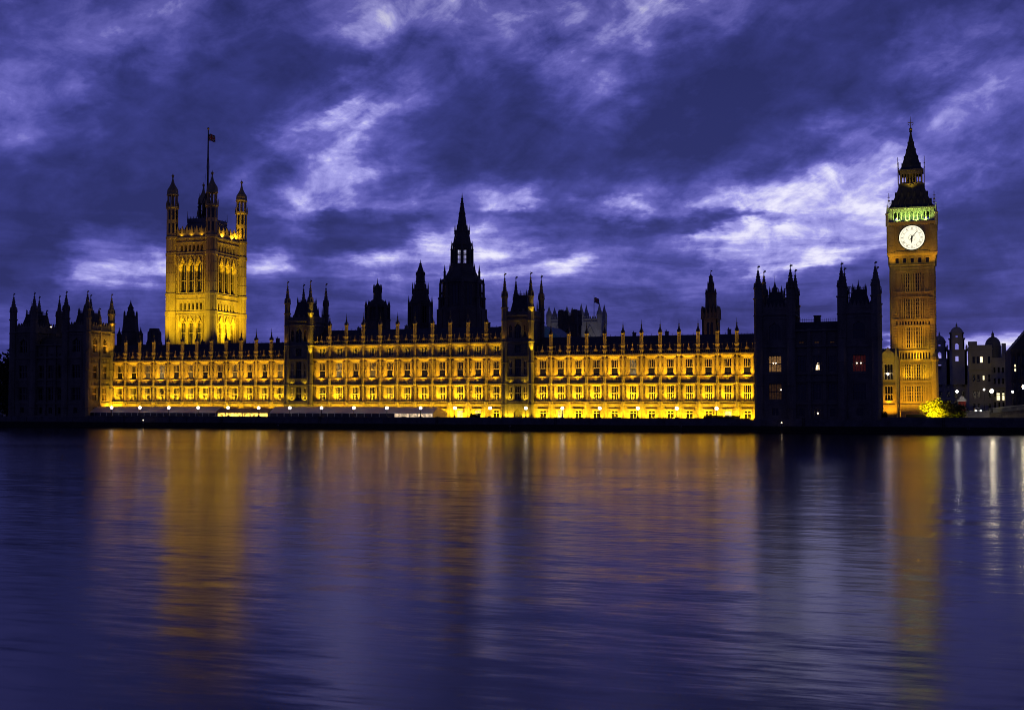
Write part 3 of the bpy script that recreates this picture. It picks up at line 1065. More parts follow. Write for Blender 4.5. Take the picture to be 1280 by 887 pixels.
        spot(x1 + 3.4, -7.5, 22.3, (x1 + .5, -7.5, 29), 1300, 80, AMBER)
        m = M()
        for bx, bz in ((x0 + 19.6, 31.9), (x0 + 13.0, 32.2)):
            m.ball((bx, yf + 2.4, bz), .2, n=6)
        m.build('light_bulb', SPARK, t)
    return t


pavilion('dark left end pavilion with its right-hand side floodlit amber', -280.9, -251.87, True)
pavilion('unlit right end pavilion beside the clock tower, one warm window and one red', -41.4, -12.2, False)


# ------------------------------------------------------------------ the great square tower at the left
def great_tower():
    xa, xb, ya, yb = -298.9, -279.7, 100.0, 122.6
    cx, cy = (xa + xb) / 2, (ya + yb) / 2
    t = thing('great_square_tower', 'tall square gold-lit tower with four pinnacled corner turrets and a flagpole', 'tower', (cx, cy, 3))
    m = M()
    m.box(xa + 1.0, xb - 1.0, ya + 1.6, yb - 1.6, 3, 77)
    wins = []
    faces = [(cx, ya, 0.0, (xb - xa) / 2), (xb, cy, math.pi / 2, (yb - ya) / 2), (cx, yb, math.pi, (xb - xa) / 2), (xa, cy, -math.pi / 2, (yb - ya) / 2)]
    for fx, fy, ang, hw in faces:
        m.at(fx, fy, 0, ang)
        hs = []
        sp = 3.85 * hw / 9.6
        for k in (-1, 0, 1):
            u = k * sp
            hs += [(u - 1.35, u + 1.35, 53.8, 66.8, 2.6), (u - 1.25, u + 1.25, 31.5, 42.6, 2.2)]
        for k in range(6):
            u = (k - 2.5) * sp * .5
            hs += [(u - .5, u + .5, 46.4, 49.6, .5), (u - .5, u + .5, 70.9, 73.8, .5)]
        m.wall(-hw, hw, 3, 76.6, 0.0, 1.3, hs)
        w = hw - 2.2
        for z0, z1, d in [(44.2, 44.6, .35), (45.3, 45.8, .5), (50.6, 50.9, .3), (52.4, 52.9, .5), (53.3, 53.6, .35), (69.0, 69.4, .45), (70.2, 70.5, .3), (74.4, 74.8, .4), (76.0, 76.7, .6), (28, 28.5, .4)]:
            m.box(-w - 1.2, w + 1.2, -d, -.001, z0, z1)
        panelled(m, -w, w, 74.9, 75.9, 0, .6, 1, .2)
        panelled(m, -w, w, 28.5, 31.2, 0, .6, 1, .2)
        panelled(m, -w, w, 67.0, 68.9, 0, .5, 2, .18)
        panelled(m, -w, w, 42.8, 44.1, 0, .5, 2, .18)
        for sg in (-1, 1):
            panelled(m, sg * (sp * 1.93) - .75, sg * (sp * 1.93) + .75, 53.7, 66.8, 0, .5, 9, .22)
            panelled(m, sg * (sp * 1.93) - .75, sg * (sp * 1.93) + .75, 31.5, 42.6, 0, .5, 7, .22)
        panelled(m, -w, w, 51.0, 52.3, 0, .6, 1, .12)
        for k in range(7):
            u = (k - 3) * sp * .5
            m.box(u - .12, u + .12, -.14, 0, 46.0, 50.0)
            m.box(u - .12, u + .12, -.14, 0, 70.6, 74.2)
        for k in (-1.5, -.5, .5, 1.5):
            u = k * sp
            m.box(u - .28, u + .28, -.55, 0, 30, 44.2)
            m.box(u - .30, u + .30, -.65, 0, 53.6, 69.0)
            m.lathe(u, -.45, [(66.0, .34), (67.4, .22), (68.9, .05)], 6)
            m.lathe(u, -.4, [(41.8, .3), (43.0, .2), (44.1, .05)], 6)
        for k in (-1, 0, 1):
            u = k * sp
            # crocketed canopy over every arch
            for za, hh in ((66.4, 2.3), (42.3, 1.7)):
                for sg in (-1, 1):
                    p = [(u + sg * 1.7, za - 1.3), (u + sg * 1.4, za - 1.5), (u, za + hh - .5), (u, za + hh)]
                    m.slab(p if sg < 0 else list(reversed(p)), -.62, -.02)
        for k in (-2, 2):
            u = k * sp * .93
            for zz in (56, 59, 62, 65):
                m.box(u - .3, u + .3, -.28, 0, zz, zz + 1.3)
    m.at()
    m.build('wall', STONE, t)
    for fi, (fx, fy, ang, hw) in enumerate(faces):
        sp = 3.85 * hw / 9.6
        ca, sa = math.cos(ang), math.sin(ang)
        P = lambda u, y, z: (fx + ca * u - sa * y, fy + sa * u + ca * y, z)
        for k in (-1, 0, 1):
            window(t, *P(k * sp, .85, 53.8), 2.7, 11.6, 2, .42, ang=ang, frame_mat=STONE)
            window(t, *P(k * sp, .85, 31.5), 2.5, 9.6, 3, .55, ang=ang, frame_mat=STONE)
        for k in range(6):
            u = (k - 2.5) * sp * .5
            window(t, *P(u, .8, 46.4), 1.0, 3.0, 1, 0, ang=ang, frame_mat=STONE)
            window(t, *P(u, .8, 70.9), 1.0, 2.7, 1, 0, ang=ang, frame_mat=STONE)
    # parapet
    m = M()
    for fx, fy, ang, hw in faces:
        m.at(fx, fy, 0, ang)
        m.box(-hw + 2, hw - 2, -.15, .45, 76.7, 78.6)
        for k in range(7):
            u = (k - 3) * (hw - 2.6) / 3
            m.slab([(u - .62, 78.6), (u + .62, 78.6), (u + .62, 79.8), (u + .3, 80.5), (u, 81.6), (u - .3, 80.5), (u - .62, 79.8)], -.15, .4)
            m.lathe(u + (hw - 2.6) / 6, .1, [(78.6, .22), (80.0, .16), (81.0, .03)], 6)
    m.at()
    m.build('parapet', STONE, t)
    # corner turrets
    for tx, ty in ((xa, ya), (xb, ya), (xb, yb), (xa, yb)):
        m = M()
        r = 2.25
        prof = [(3, r * 1.06), (44.0, r * 1.04), (44.1, r * 1.13), (45.8, r * 1.13), (45.9, r), (52.4, r), (52.5, r * 1.12), (53.4, r * 1.12), (53.5, r * .98), (68.9, r * .98), (69, r * 1.1), (70.4, r * 1.1), (70.5, r * .97), (76, r * .97), (76.1, r * 1.1), (77.2, r * 1.1), (77.3, r * .93),
                (89.0, r * .9), (89.2, r * 1.12), (89.9, r * 1.14), (90.0, r * 1.1)]
        m.lathe(tx, ty, prof, 8)
        for k in range(8):
            a = k * math.pi / 4
            m.at(tx, ty, 0, a)
            for z0, z1 in ((30, 43.8), (46, 52.2), (53.8, 68.6), (70.8, 75.8)):
                m.box(r * .93, r * 1.07, -.09, .09, z0, z1)
            for zz in (34, 38, 57.5, 61.5, 65.5):
                m.box(r * .93, r * 1.05, -.75, .75, zz, zz + .35)
            # tall openings near the top
            m.box(r * .8, r * .955, -.42, .42, 84.3, 88.2, 1)
            m.box(r * .8, r * .945, -.42, .42, 78.6, 82.6, 1)
            a2 = a + math.pi / 8
            m.at(tx, ty, 0, a2)
            m.lathe(r * 1.14, 0, [(89.0, .2), (91.2, .15), (92.3, .03)], 6)
            m.box(r * .78, r * .95, -.17, .17, 90.0, 94.6)
            m.box(r * .95, r * 1.05, -.12, .12, 77.4, 88.9)
        m.at()
        m.lathe(tx, ty, [(90.0, .5), (94.6, .5)], 8)
        m.lathe(tx, ty, [(94.6, r * 1.02), (95.1, r * 1.05), (95.2, r * .9), (96.5, r * .93), (97.6, r * .8), (98.7, r * .52), (99.8, r * .3), (101.6, r * .13), (102.0, r * .1), (102.1, .3), (102.4, .3), (102.5, .16)], 8)
        for k in range(8):
            a = math.pi / 8 + k * math.pi / 4
            m.lathe(tx + r * .95 * math.cos(a), ty + r * .95 * math.sin(a), [(95.0, .2), (96.4, .14), (97.4, .03)], 6)
        tu = m.build('corner_turret', [STONE, GLASS], t)
        m = M()
        m.ball((tx, ty, 103.0), .55, n=8)
        m.lathe(tx, ty, [(103.4, .15), (104.3, .03)], 6)
        m.build('gilded_finial', GILT, tu)
    # roof: low pyramid with cresting and the iron lantern carrying the flagpole
    m = M()
    m.prism([(xa + 2.2, ya + 2.2), (xb - 2.2, ya + 2.2), (xb - 2.2, yb - 2.2), (xa + 2.2, yb - 2.2)], 77, 83.5, 0,
            [(xa + 4.4, ya + 4.6), (xb - 4.4, ya + 4.6), (xb - 4.4, yb - 4.6), (xa + 4.4, yb - 4.6)])
    m.box(xa + 4.2, xb - 4.2, ya + 4.4, yb - 4.4, 83.5, 85.3)
    for i in range(15):
        for yy in (ya + 4.4, yb - 4.4):
            u = xa + 4.3 + (xb - xa - 8.6) * i / 14
            m.lathe(u, yy, [(85.3, .12), (86.3 if i % 7 else 88.5, .03)], 4)
    m.build('roof', LEAD, t)
    m = M()
    for sx in (-1, 1):
        for sy in (-1, 1):
            m.lathe(cx + sx * 2.4, cy + sy * 2.4, [(85, .55), (90.5, .5), (90.6, .75), (91.0, .75), (91.2, .45), (94.5, .1), (96.8, .03)], 6)
            m.bar((cx + sx * 2.4, cy + sy * 2.4, 90), (cx + sx * .3, cy + sy * .3, 97.5), .22)
            m.bar((cx + sx * 2.4, cy + sy * 2.4, 86), (cx - sx * 2.4, cy + sy * 2.4, 90), .15)
    m.prism([(cx - 2.4, cy - 2.4), (cx + 2.4, cy - 2.4), (cx + 2.4, cy + 2.4), (cx - 2.4, cy + 2.4)], 85, 89, 0, [(cx - 1.4, cy - 1.4), (cx + 1.4, cy - 1.4), (cx + 1.4, cy + 1.4), (cx - 1.4, cy + 1.4)])
    m.prism([(cx - 1.4, cy - 1.4), (cx + 1.4, cy - 1.4), (cx + 1.4, cy + 1.4), (cx - 1.4, cy + 1.4)], 89, 97.5, 0, [(cx - .4, cy - .4), (cx + .4, cy - .4), (cx + .4, cy + .4), (cx - .4, cy + .4)])
    m.build('iron_flag_lantern', IRON, t)
    m = M()
    m.lathe(cx, cy, [(97, .42), (110, .34), (124.3, .2)], 8)
    for sx in (-1, 1):
        m.bar((cx + sx * 2.4, cy, 91), (cx, cy, 116), .05)
    fp = m.build('flagpole', IRON, t)
    m = M()
    m.ball((cx, cy, 124.8), .5, n=8)
    m.build('gilded_finial', GILT, fp)
    # floodlights: from the roofs in front and to the right, plus small ones at the foot of the windows
    spot(-287, 74, 30, (-289.5, 100, 44), 60000, 62, (1.0, .68, .01), .8, .5)
    spot(-300, 80, 29, (-298.5, 100, 52), 24000, 60, GOLD, .8, .5)
    spot(-285, 70, 31, (-288, 100, 66), 19000, 40, AMBER, .9, .5)
    spot(-268, 106, 30, (-279.7, 109, 44), 50000, 85, (1.0, .70, .01), .9, .5)
    spot(-264, 116, 30, (-279.7, 116, 48), 26000, 80, GOLD, .9, .5)
    spot(-258, 110, 32, (-279.7, 111, 66), 16000, 42, AMBER, .9, .5)
    for fx, fy, ang, hw in faces[:2]:
        sp = 3.85 * hw / 9.6
        ca, sa = math.cos(ang), math.sin(ang)
        P = lambda u, y, z: (fx + ca * u - sa * y, fy + sa * u + ca * y, z)
        for k in (-1, 0, 1):
            spot(*P(k * sp, -1.4, 61.0), P(k * sp, .6, 66.5), 1500, 95)
            spot(*P(k * sp, -1.5, 37.5), P(k * sp, .6, 42.5), 1600, 95)
    for px, py, pw in ((xb + .6, cy - 4, 1400), (xb + .6, cy + 4, 1800), (cx, ya - .8, 110), (cx - 5, ya - .8, 110), (cx + 5, ya - .8, 110)):
        d = (cx - px, cy - py)
        spot(px, py, 77.2, (px + d[0] * .12, py + d[1] * .12, 80.5), pw, 130, (1, .58, .02))
    spot(xb + 1.0, yb - 5.5, 77.6, (xb, yb - 1.5, 83), 2600, 100, (1, .58, .02))
    return cx, cy


VTX, VTY = great_tower()


def flag(name, label, x, y, z, w, h, mats, union=True):
    """waving cloth with its own thickness; crosses are strips of other cloth sewn in"""
    t = M()
    nx, nz = 22, 12
    def pt(i, k, s):
        u, v = i / nx, k / nz
        return (x + w * u, y + .25 * math.sin(u * 7.5 + v * 1.5) * u * w * .5 + s * .02, z + h * v - .25 * h * u * u + .05 * h * math.sin(u * 6))
    for i in range(nx):
        for k in range(nz):
            u, v = (i + .5) / nx - .5, (k + .5) / nz - .5
            mi = 0
            if abs(abs(u) - abs(v)) < .09:
                mi = 1
            if abs(u) < .13 or abs(v) < .2:
                mi = 1
            if abs(u) < .075 or abs(v) < .12:
                mi = 2
            t.add([pt(i, k, -1), pt(i + 1, k, -1), pt(i + 1, k + 1, -1), pt(i, k + 1, -1), pt(i, k, 1), pt(i + 1, k, 1), pt(i + 1, k + 1, 1), pt(i, k + 1, 1)],
                  [(0, 1, 2, 3), (7, 6, 5, 4)], mi)
    o = t.build(name, mats, None, (x, y, z))
    tag(o, label, 'flag')


flag('flag', 'red white and blue flag flying from the pole of the great square tower', VTX + .3, VTY, 119.4, 3.0, 3.0, [NAVY, WHITEC, REDC])


# ------------------------------------------------------------------ the clock tower
def lift(m):
    """roof stages: heights measured on the axis of the tower"""
    m.v = [(x, y, z + 1.4 * max(0, min(1, (z - 67.7) / 6.5))) for x, y, z in m.v]


def clock_tower():
    cx, cy, hw = -4.05, 66.5, 6.25
    t = thing('clock_tower', 'tall amber-lit clock tower with a glowing white dial and green-lit belfry', 'tower', (cx, cy, 3))
    rot4 = [k * math.pi / 2 for k in range(4)]
    m = M()
    m.box(cx - hw, cx + hw, cy - hw, cy + hw, 3, 50)
    tiers = [(8.0, 13.0), (14.6, 19.6), (24.4, 31.0), (33.4, 39.8), (41.8, 47.6)]
    for a in rot4:
        m.at(cx, cy, 0, a)
        f = -hw
        for sg in (-1, 1):
            m.box(sg * (hw - .75) - .75 + (0 if sg < 0 else .35), sg * (hw - .75) + .75 - (0 if sg > 0 else .35), f - .45, f, 3, 49.5)
            m.box(sg * (hw - 2.05) - .3, sg * (hw - 2.05) + .3, f - .22, f, 6, 49)
        for z0, z1 in tiers:
            for u in (-3.35, -2.75, -2.1, -1.45, -.72, 0, .72, 1.45, 2.1, 2.75, 3.35):
                wd = .2 if abs(u) in (.72, 2.1) else .12
                m.box(u - wd, u + wd, f - .42, f, z0, z1)
            for q in range(1, 5):
                m.box(-3.7, 3.7, f - .2, f, z0 + (z1 - z0) * q / 5 - .07, z0 + (z1 - z0) * q / 5 + .07)
            for q in range(9):
                zz = z0 + (z1 - z0) * q / 8
                for sg in (-1, 1):
                    m.box(sg * 5.35 - .55, sg * 5.35 + .55, f - .6, f, zz - .1, zz + .1)
                    m.box(sg * 4.0 - .2, sg * 4.0 + .2, f - .32, f, zz - .08, zz + .08)
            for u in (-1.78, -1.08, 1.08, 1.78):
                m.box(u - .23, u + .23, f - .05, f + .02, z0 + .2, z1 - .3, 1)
            for u in (-4.45, -3.2, -2.4, -.42, .42, 2.4, 3.2, 4.45):  # thin dark strips put groove shade beside the ribs into colour
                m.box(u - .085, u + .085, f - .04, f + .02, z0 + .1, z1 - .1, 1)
            for u in (-3.05, -.36, .36, 3.05):
                m.slab([(u - .25, z1 - .6), (u, z1 - .25), (u + .25, z1 - .6), (u + .25, z1), (u - .25, z1)], f - .14, f)
        for z0, z1, d in [(6.6, 7.2, .6), (13.1, 13.4, .5), (14.1, 14.5, .5), (20.4, 20.9, .65), (23.3, 23.8, .6), (31.1, 31.4, .55), (33.0, 33.3, .6), (39.9, 40.2, .55), (41.3, 41.7, .6), (47.8, 48.2, .55), (48.9, 49.3, .6)]:
            m.box(-hw, hw, f - d * .72, f, z0, z1)
        for z0, z1 in ((13.4, 14.1), (20.9, 23.3), (31.4, 33.0), (40.2, 41.3), (48.2, 48.9)):
            for i in range(13):
                u = -5.1 + i * .85
                m.box(u - .13, u + .13, f - .42, f, z0, z1)
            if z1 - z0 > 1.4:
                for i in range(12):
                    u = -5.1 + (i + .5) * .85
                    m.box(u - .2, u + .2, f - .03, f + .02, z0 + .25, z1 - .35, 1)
    m.at()
    # battered buttress feet
    for sx in (-1, 1):
        for sy in (-1, 1):
            m.at(cx + sx * (hw - .2), cy + sy * (hw - .2), 0)
            m.lathe(0, 0, [(3, 1.35), (7, 1.3), (7.3, 1.1), (20.2, 1.0), (20.8, 1.25), (21.6, 1.2), (22.4, .8), (23.6, .3), (24.6, .05)], 8)
    m.at()
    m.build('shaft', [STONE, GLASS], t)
    # corbelled arcade and clock stage
    m = M()
    c2 = 7.05
    m.lathe(cx, cy, [(49.3, hw + .1), (50.0, hw + .5), (50.3, hw + .35), (52.4, hw + .55), (53.3, c2 + .3), (53.8, c2 + .35), (53.9, c2), (62.2, c2), (62.3, c2 + .35), (63.2, c2 + .5), (63.3, c2 + .2)], 4)
    for a in rot4:
        m.at(cx, cy, 0, a)
        for i in range(5):
            u = -4.4 + i * 2.2
            m.box(u - .45, u + .45, -hw - .52, -hw - .35, 50.6, 52.2, 1)
            m.slab([(u - .75, 50.45), (u - .55, 50.45), (u - .55, 51.9), (u, 52.5), (u + .55, 51.9), (u + .55, 50.45), (u + .75, 50.45), (u + .75, 52.6), (u - .75, 52.6)], -hw - .85, -hw - .5)
        # corner pilasters of the clock stage
        for sg in (-1, 1):
            m.box(sg * (c2 - .9) - .95, sg * (c2 - .9) + .95, -c2 - .28, -c2, 53.9, 62.2)
            for k in range(4):
                m.box(sg * (c2 - .95) - .55, sg * (c2 - .95) + .55, -c2 - .36, -c2 - .28, 54.4 + k * 1.95, 55.9 + k * 1.95)
        # square frame round the dial
        m.box(-5.0, 5.0, -c2 - .35, -c2, 53.95, 54.15)
        m.box(-5.0, 5.0, -c2 - .35, -c2, 62.3, 62.6)
        for sg in (-1, 1):
            m.box(sg * 4.75 - .2, sg * 4.75 + .2, -c2 - .33, -c2, 54.15, 62.3)
    m.at()
    m.build('clock_stage', [STONE, GLASS], t)
    for a in rot4:
        d = M().at(cx, cy, 0, a)
        z0, rr = 58.25, 3.75
        N = 48
        ring = lambda r: [(r * math.cos(2 * math.pi * i / N), z0 + r * math.sin(2 * math.pi * i / N)) for i in range(N)]
        d.slab(ring(rr), -c2 - .2, -c2 - .01)
        dial = d.build('clock_dial', DIAL, t)
        d = M().at(cx, cy, 0, a)
        for ro, ri, yy in ((3.98, 3.72, .36), (3.28, 3.22, .24), (2.42, 2.37, .24), (1.0, .93, .24)):
            for i in range(N):
                j = (i + 1) % N
                A, B = ring(ro), ring(ri)
                d.slab([B[i], A[i], A[j], B[j]], -c2 - yy, -c2 - .15)
        d.build('dial_tracery', DIALINK, dial)
        d = M().at(cx, cy, 0, a)
        # spandrels
        for sx in (-1, 1):
            for sz in (-1, 1):
                pts = [(sx * 4.5, z0 + sz * 4.0)]
                arc = [(sx * 4.15 * math.cos(q), z0 + sz * min(4.0, 4.15 * math.sin(q))) for q in [math.pi / 2 * i / 6 for i in range(7)]]
                p = pts + (arc if sx * sz < 0 else list(reversed(arc)))
                d.slab(p, -c2 - .1, -c2 + .01)
        d.build('dial_spandrel', STONE, dial)
        d = M().at(cx, cy, 0, a)
        # Roman numerals: strokes laid radially
        numer = ['XII', 'I', 'II', 'III', 'IIII', 'V', 'VI', 'VII', 'VIII', 'IX', 'X', 'XI']
        for hnum, s in enumerate(numer):
            th = math.pi / 2 - hnum * math.pi / 6
            rx, rz = math.cos(th), math.sin(th)
            txx, tzz = rz, -rx
            adv = {'I': .14, 'V': .3, 'X': .3}
            tot = sum(adv[c] for c in s)
            u = -tot / 2
            def stroke(u0, r0, u1, r1, w=.035):
                p0 = (txx * u0 + rx * r0, z0 + tzz * u0 + rz * r0)
                p1 = (txx * u1 + rx * r1, z0 + tzz * u1 + rz * r1)
                dx, dz = p1[0] - p0[0], p1[1] - p0[1]
                L = math.hypot(dx, dz)
                nx, nz = -dz / L * w, dx / L * w
                d.slab([(p0[0] - nx, p0[1] - nz), (p1[0] - nx, p1[1] - nz), (p1[0] + nx, p1[1] + nz), (p0[0] + nx, p0[1] + nz)], -c2 - .24, -c2 - .19)
            for ch in s:
                w = adv[ch]
                uc = u + w / 2
                if ch == 'I':
                    stroke(uc, 2.52, uc, 3.12)
                elif ch == 'V':
                    stroke(uc - .1, 3.12, uc, 2.52)
                    stroke(uc + .1, 3.12, uc, 2.52)
                else:
                    stroke(uc - .11, 2.52, uc + .11, 3.12)
                    stroke(uc + .11, 2.52, uc - .11, 3.12)
                u += w
        d.build('dial_numerals', DIALINK, dial)
        for nm, th, L, w, tail in (('minute_hand', R(90 - 38), 3.2, .10, .8), ('hour_hand', R(90 - 183), 1.8, .2, .6)):
            h = M().at(cx, cy, 0, a)
            rx, rz = math.cos(th), math.sin(th)
            nx, nz = -rz, rx
            P = lambda r, s: (rx * r + nx * s, z0 + rz * r + nz * s)
            h.slab([P(-tail, -w * 1.3), P(0, -w * 1.2), P(L * .7, -w * .8), P(L, 0), P(L * .7, w * .8), P(0, w * 1.2), P(-tail, w * 1.3)], -c2 - .34, -c2 - .27)
            h.build(nm, DIALINK, dial)
    # belfry with open arches, lit green from inside
    m = M()
    bw = 6.55
    for a in rot4:
        m.at(cx, cy, 0, a)
        n = 9
        hs = []
        for i in range(n):
            u = -4.75 + i * 9.5 / (n - 1)
            hs.append((u - .42, u + .42, 63.9, 66.6, .7))
        m.wall(-bw + .02, bw - .02, 63.3, 67.2, -bw, -bw + .7, hs)
        for i in range(n + 1):
            u = -4.75 + (i - .5) * 9.5 / (n - 1)
            m.box(u - .12, u + .12, -bw - .16, -bw, 63.4, 67.1)
        m.box(-bw - .3, bw + .3, -bw - .4, -bw, 63.3, 63.65)
        m.box(-bw - .5, bw + .5, -bw - .6, -bw + .3, 67.2, 67.7)
    m.at()
    m.box(cx - 3.6, cx + 3.6, cy - 3.6, cy + 3.6, 63.3, 67.2)
    for sx in (-1, 1):
        for sy in (-1, 1):
            m.lathe(cx + sx * 7.1, cy + sy * 7.1, [(62, .55), (65.5, .5), (65.6, .62), (66.0, .62), (66.1, .35), (68.5, .12), (68.6, .2), (68.8, .06), (70.5, .03)], 8)
    m.build('belfry', PALE, t)
    # lower roof, lantern, spire
    m = M()
    m.lathe(cx, cy, [(67.7, 6.75), (68.4, 6.15), (70.2, 5.1), (72.2, 4.2), (73.8, 3.6), (74.0, 3.8)], 4)
    for a in rot4:
        m.at(cx, cy, 0, a)
        for r_, zz, nn in ((5.8, 68.7, 5), (4.75, 70.7, 4)):
            for i in range(nn):
                u = (i - (nn - 1) / 2) * (2 * r_ * .78 / nn)
                m.slab([(u - .3, zz), (u + .3, zz), (u + .3, zz + .7), (u, zz + 1.5), (u - .3, zz + .7)], -r_ - .15, -r_ + 1.2)
        for i in range(9):
            u = -6.6 + i * 1.65
            m.lathe(u, -7.2, [(67.7, .12), (68.7, .02)], 4)
    m.at()
    lift(m)
    m.build('lower_roof', SLATE, t)
    for sx in (-1, 1):
        for sy in (-1, 1):
            m = M()
            m.bar((cx + sx * 6.6, cy + sy * 6.6, 67.7), (cx + sx * 6.6, cy + sy * 6.6, 72.4), .09)
            m.box(cx + sx * 6.6 - .4, cx + sx * 6.6 + .4, cy + sy * 6.6 - .05, cy + sy * 6.6 + .05, 71.0, 71.2)
            m.ball((cx + sx * 6.6, cy + sy * 6.6, 70.0), .28, n=6)
            m.build('iron_finial', GILT, t)
    m = M()
    lw = 3.3
    for a in rot4:
        m.at(cx, cy, 0, a)
        hs = [((i - 3) * .85 - .27, (i - 3) * .85 + .27, 74.7, 77.5, .5) for i in range(7)]
        m.wall(-lw + .02, lw - .02, 74.0, 78.3, -lw, -lw + .5, hs)
        m.box(-lw - .3, lw + .3, -lw - .35, -lw, 73.9, 74.3)
        m.box(-lw - .3, lw + .3, -lw - .4, -lw + .2, 78.2, 78.7)
    m.at()
    m.box(cx - 1.6, cx + 1.6, cy - 1.6, cy + 1.6, 74, 78.3)
    lift(m)
    m.build('lantern', STONE2, t)
    m = M()
    m.lathe(cx, cy, [(78.7, 3.45), (79.3, 3.0), (81.5, 2.35), (84.5, 1.48), (87.5, .82), (90.0, .36), (91.0, .25), (91.1, .45), (91.4, .45), (91.5, .15)], 4)
    for a in rot4:
        m.at(cx, cy, 0, a)
        for z, r_ in ((80.2, 2.75), (82.6, 2.05), (85.0, 1.36), (87.2, .88)):
            nn = 3 if z < 81 else 2 if z < 84 else 1
            for i in range(nn):
                u = (i - (nn - 1) / 2) * 1.5
                m.slab([(u - .2, z), (u + .2, z), (u, z + .8)], -r_ - .12, -r_ + .7)
    m.at()
    lift(m)
    m.build('spire', SLATE, t)
    m = M()
    m.ball((cx, cy, 91.9), .5, n=8)
    m.lathe(cx, cy, [(92.2, .14), (95.9, .04)], 6)
    m.box(cx - .85, cx + .85, cy - .06, cy + .06, 93.9, 94.1)
    for sg in (-1, 1):
        m.bar((cx + sg * .85, cy, 93.6), (cx + sg * .3, cy, 93.1), .08)
    lift(m)
    m.build('gilded_finial', GILT, t)
    for sx in (-1, 1):
        for sy in (-1, 1):
            m = M()
            m.bar((cx + sx * 3.9, cy + sy * 3.9, 74), (cx + sx * 3.9, cy + sy * 3.9, 82.5), .09)
            m.ball((cx + sx * 3.9, cy + sy * 3.9, 80.4), .2, n=6)
            lift(m)
            m.build('iron_finial', GILT, t)
    # lights
    spot(cx - 3.5, 53, 3.4, (cx - 2.5, 60, 16), 6200, 100, AMBER, .9, .3)
    spot(cx + 3.5, 53, 3.4, (cx + 3.0, 60, 15), 4600, 100, AMBER, .9, .3)
    spot(cx - 4.5, 52.5, 21, (cx - 3.0, 60, 46), 38000, 46, (1, .62, .012), .9, .3)
    spot(cx + 3.5, 54, 20, (cx + 2.0, 60, 42), 8000, 50, AMBER, .9, .3)
    spot(cx - 2.0, 54.5, 20.5, (cx - 1, 60, 33), 4600, 80, AMBER, .9, .3)
    spot(cx + 1.2, 57.6, 20.6, (cx + 1.2, 60, 24.5), 1700, 130, (1, .58, .015), .9, .3)
    spot(cx - 2.0, 57.4, 14.5, (cx - 1, 60, 20), 1500, 120, (1, .58, .015), .9, .3)
    spot(cx + 3.0, 57.4, 14.5, (cx + 3, 60, 20), 900, 120, (1, .58, .015), .9, .3)
    spot(cx - 3.5, 55, 49.4, (cx - 1, 59.3, 57), 300, 90, AMBER, .9, .3)
    spot(cx + 3.5, 55, 49.4, (cx + 1, 59.3, 57), 240, 90, AMBER, .9, .3)
    for u in (-5.5, 5.5):
        spot(cx + u, 56.6, 50.5, (cx + u, 59.2, 54), 420, 110, AMBER)
    for u in (-4, -1.3, 1.3, 4):
        point(cx + u, cy - 5.0, 64.6, 28, (.45, 1.0, .30), .3, 'belfry_light')
        spot(cx + u, cy - 7.6, 63.45, (cx + u, cy - 6.4, 67.5), 800, 140, (.62, 1.0, .16))
    for u in (-5, 5):
        point(cx + u, cy + 1.0, 64.6, 28, (.45, 1.0, .30), .3, 'belfry_light')
    spot(cx, cy - 4.9, 74.2, (cx, cy - 3.4, 79.5), 300, 150, (1, .58, .02))
    point(cx, cy - 2.4, 75, 4, (1, .5, .08), .2, 'lantern_light')


clock_tower()


# range linking right pavilion and clock tower
def link_range():
    t = thing('gabled_link_range', 'narrow amber-lit gabled range squeezed between the right pavilion and the clock tower', 'building', (-10.5, 45, 3))
    m = M()
    m.at(-10.6, 40, 0)
    m.wall(-2.6, 2.6, 3, 21.2, 0, .7, [(-1.4, 1.0, 14.4, 19.0), (-1.3, .9, 8.4, 12.6)])
    m.box(-2.6, 2.6, 1.0, 16, 3, 21)
    m.slab([(-2.0, 21.2), (1.4, 21.2), (1.2, 22.3), (.4, 22.8), (-.3, 24.0), (-1.0, 22.8), (-1.8, 22.3)], -.1, .6)
    panelled(m, -2.2, 1.9, 12.9, 14.1, 0, .5, 1)
    for z in (6.9, 12.7, 14.2, 20.6):
        m.box(-2.6, 2.6, -.3, 0, z, z + .25)
    m.lathe(1.9, -.1, [(3, .45), (21.5, .4), (24.5, .05)], 8)
    m.at()
    m.build('wall', STONE, t)
    m = M()
    m.slabx([(41, 21.05), (56, 21.05), (50, 23.8), (47, 23.8)], -13, -8.1)
    m.build('roof', SLATE, t)
    window(t, -10.8, 40.45, 14.4, 2.4, 4.6, 3, .42)
    window(t, -10.8, 40.45, 8.4, 2.2, 4.2, 3, .42)
    m = M()
    m.ball((-11.0, 40.25, 16.1), .28, n=8)
    m.build('light_bulb', LAMPW, t)
    spot(-10.6, 36.5, 3.6, (-10.6, 40, 12), 2600, 120, AMBER)
    spot(-10.8, 39.2, 7.2, (-10.8, 40, 12), 420, 130, AMBER)


link_range()


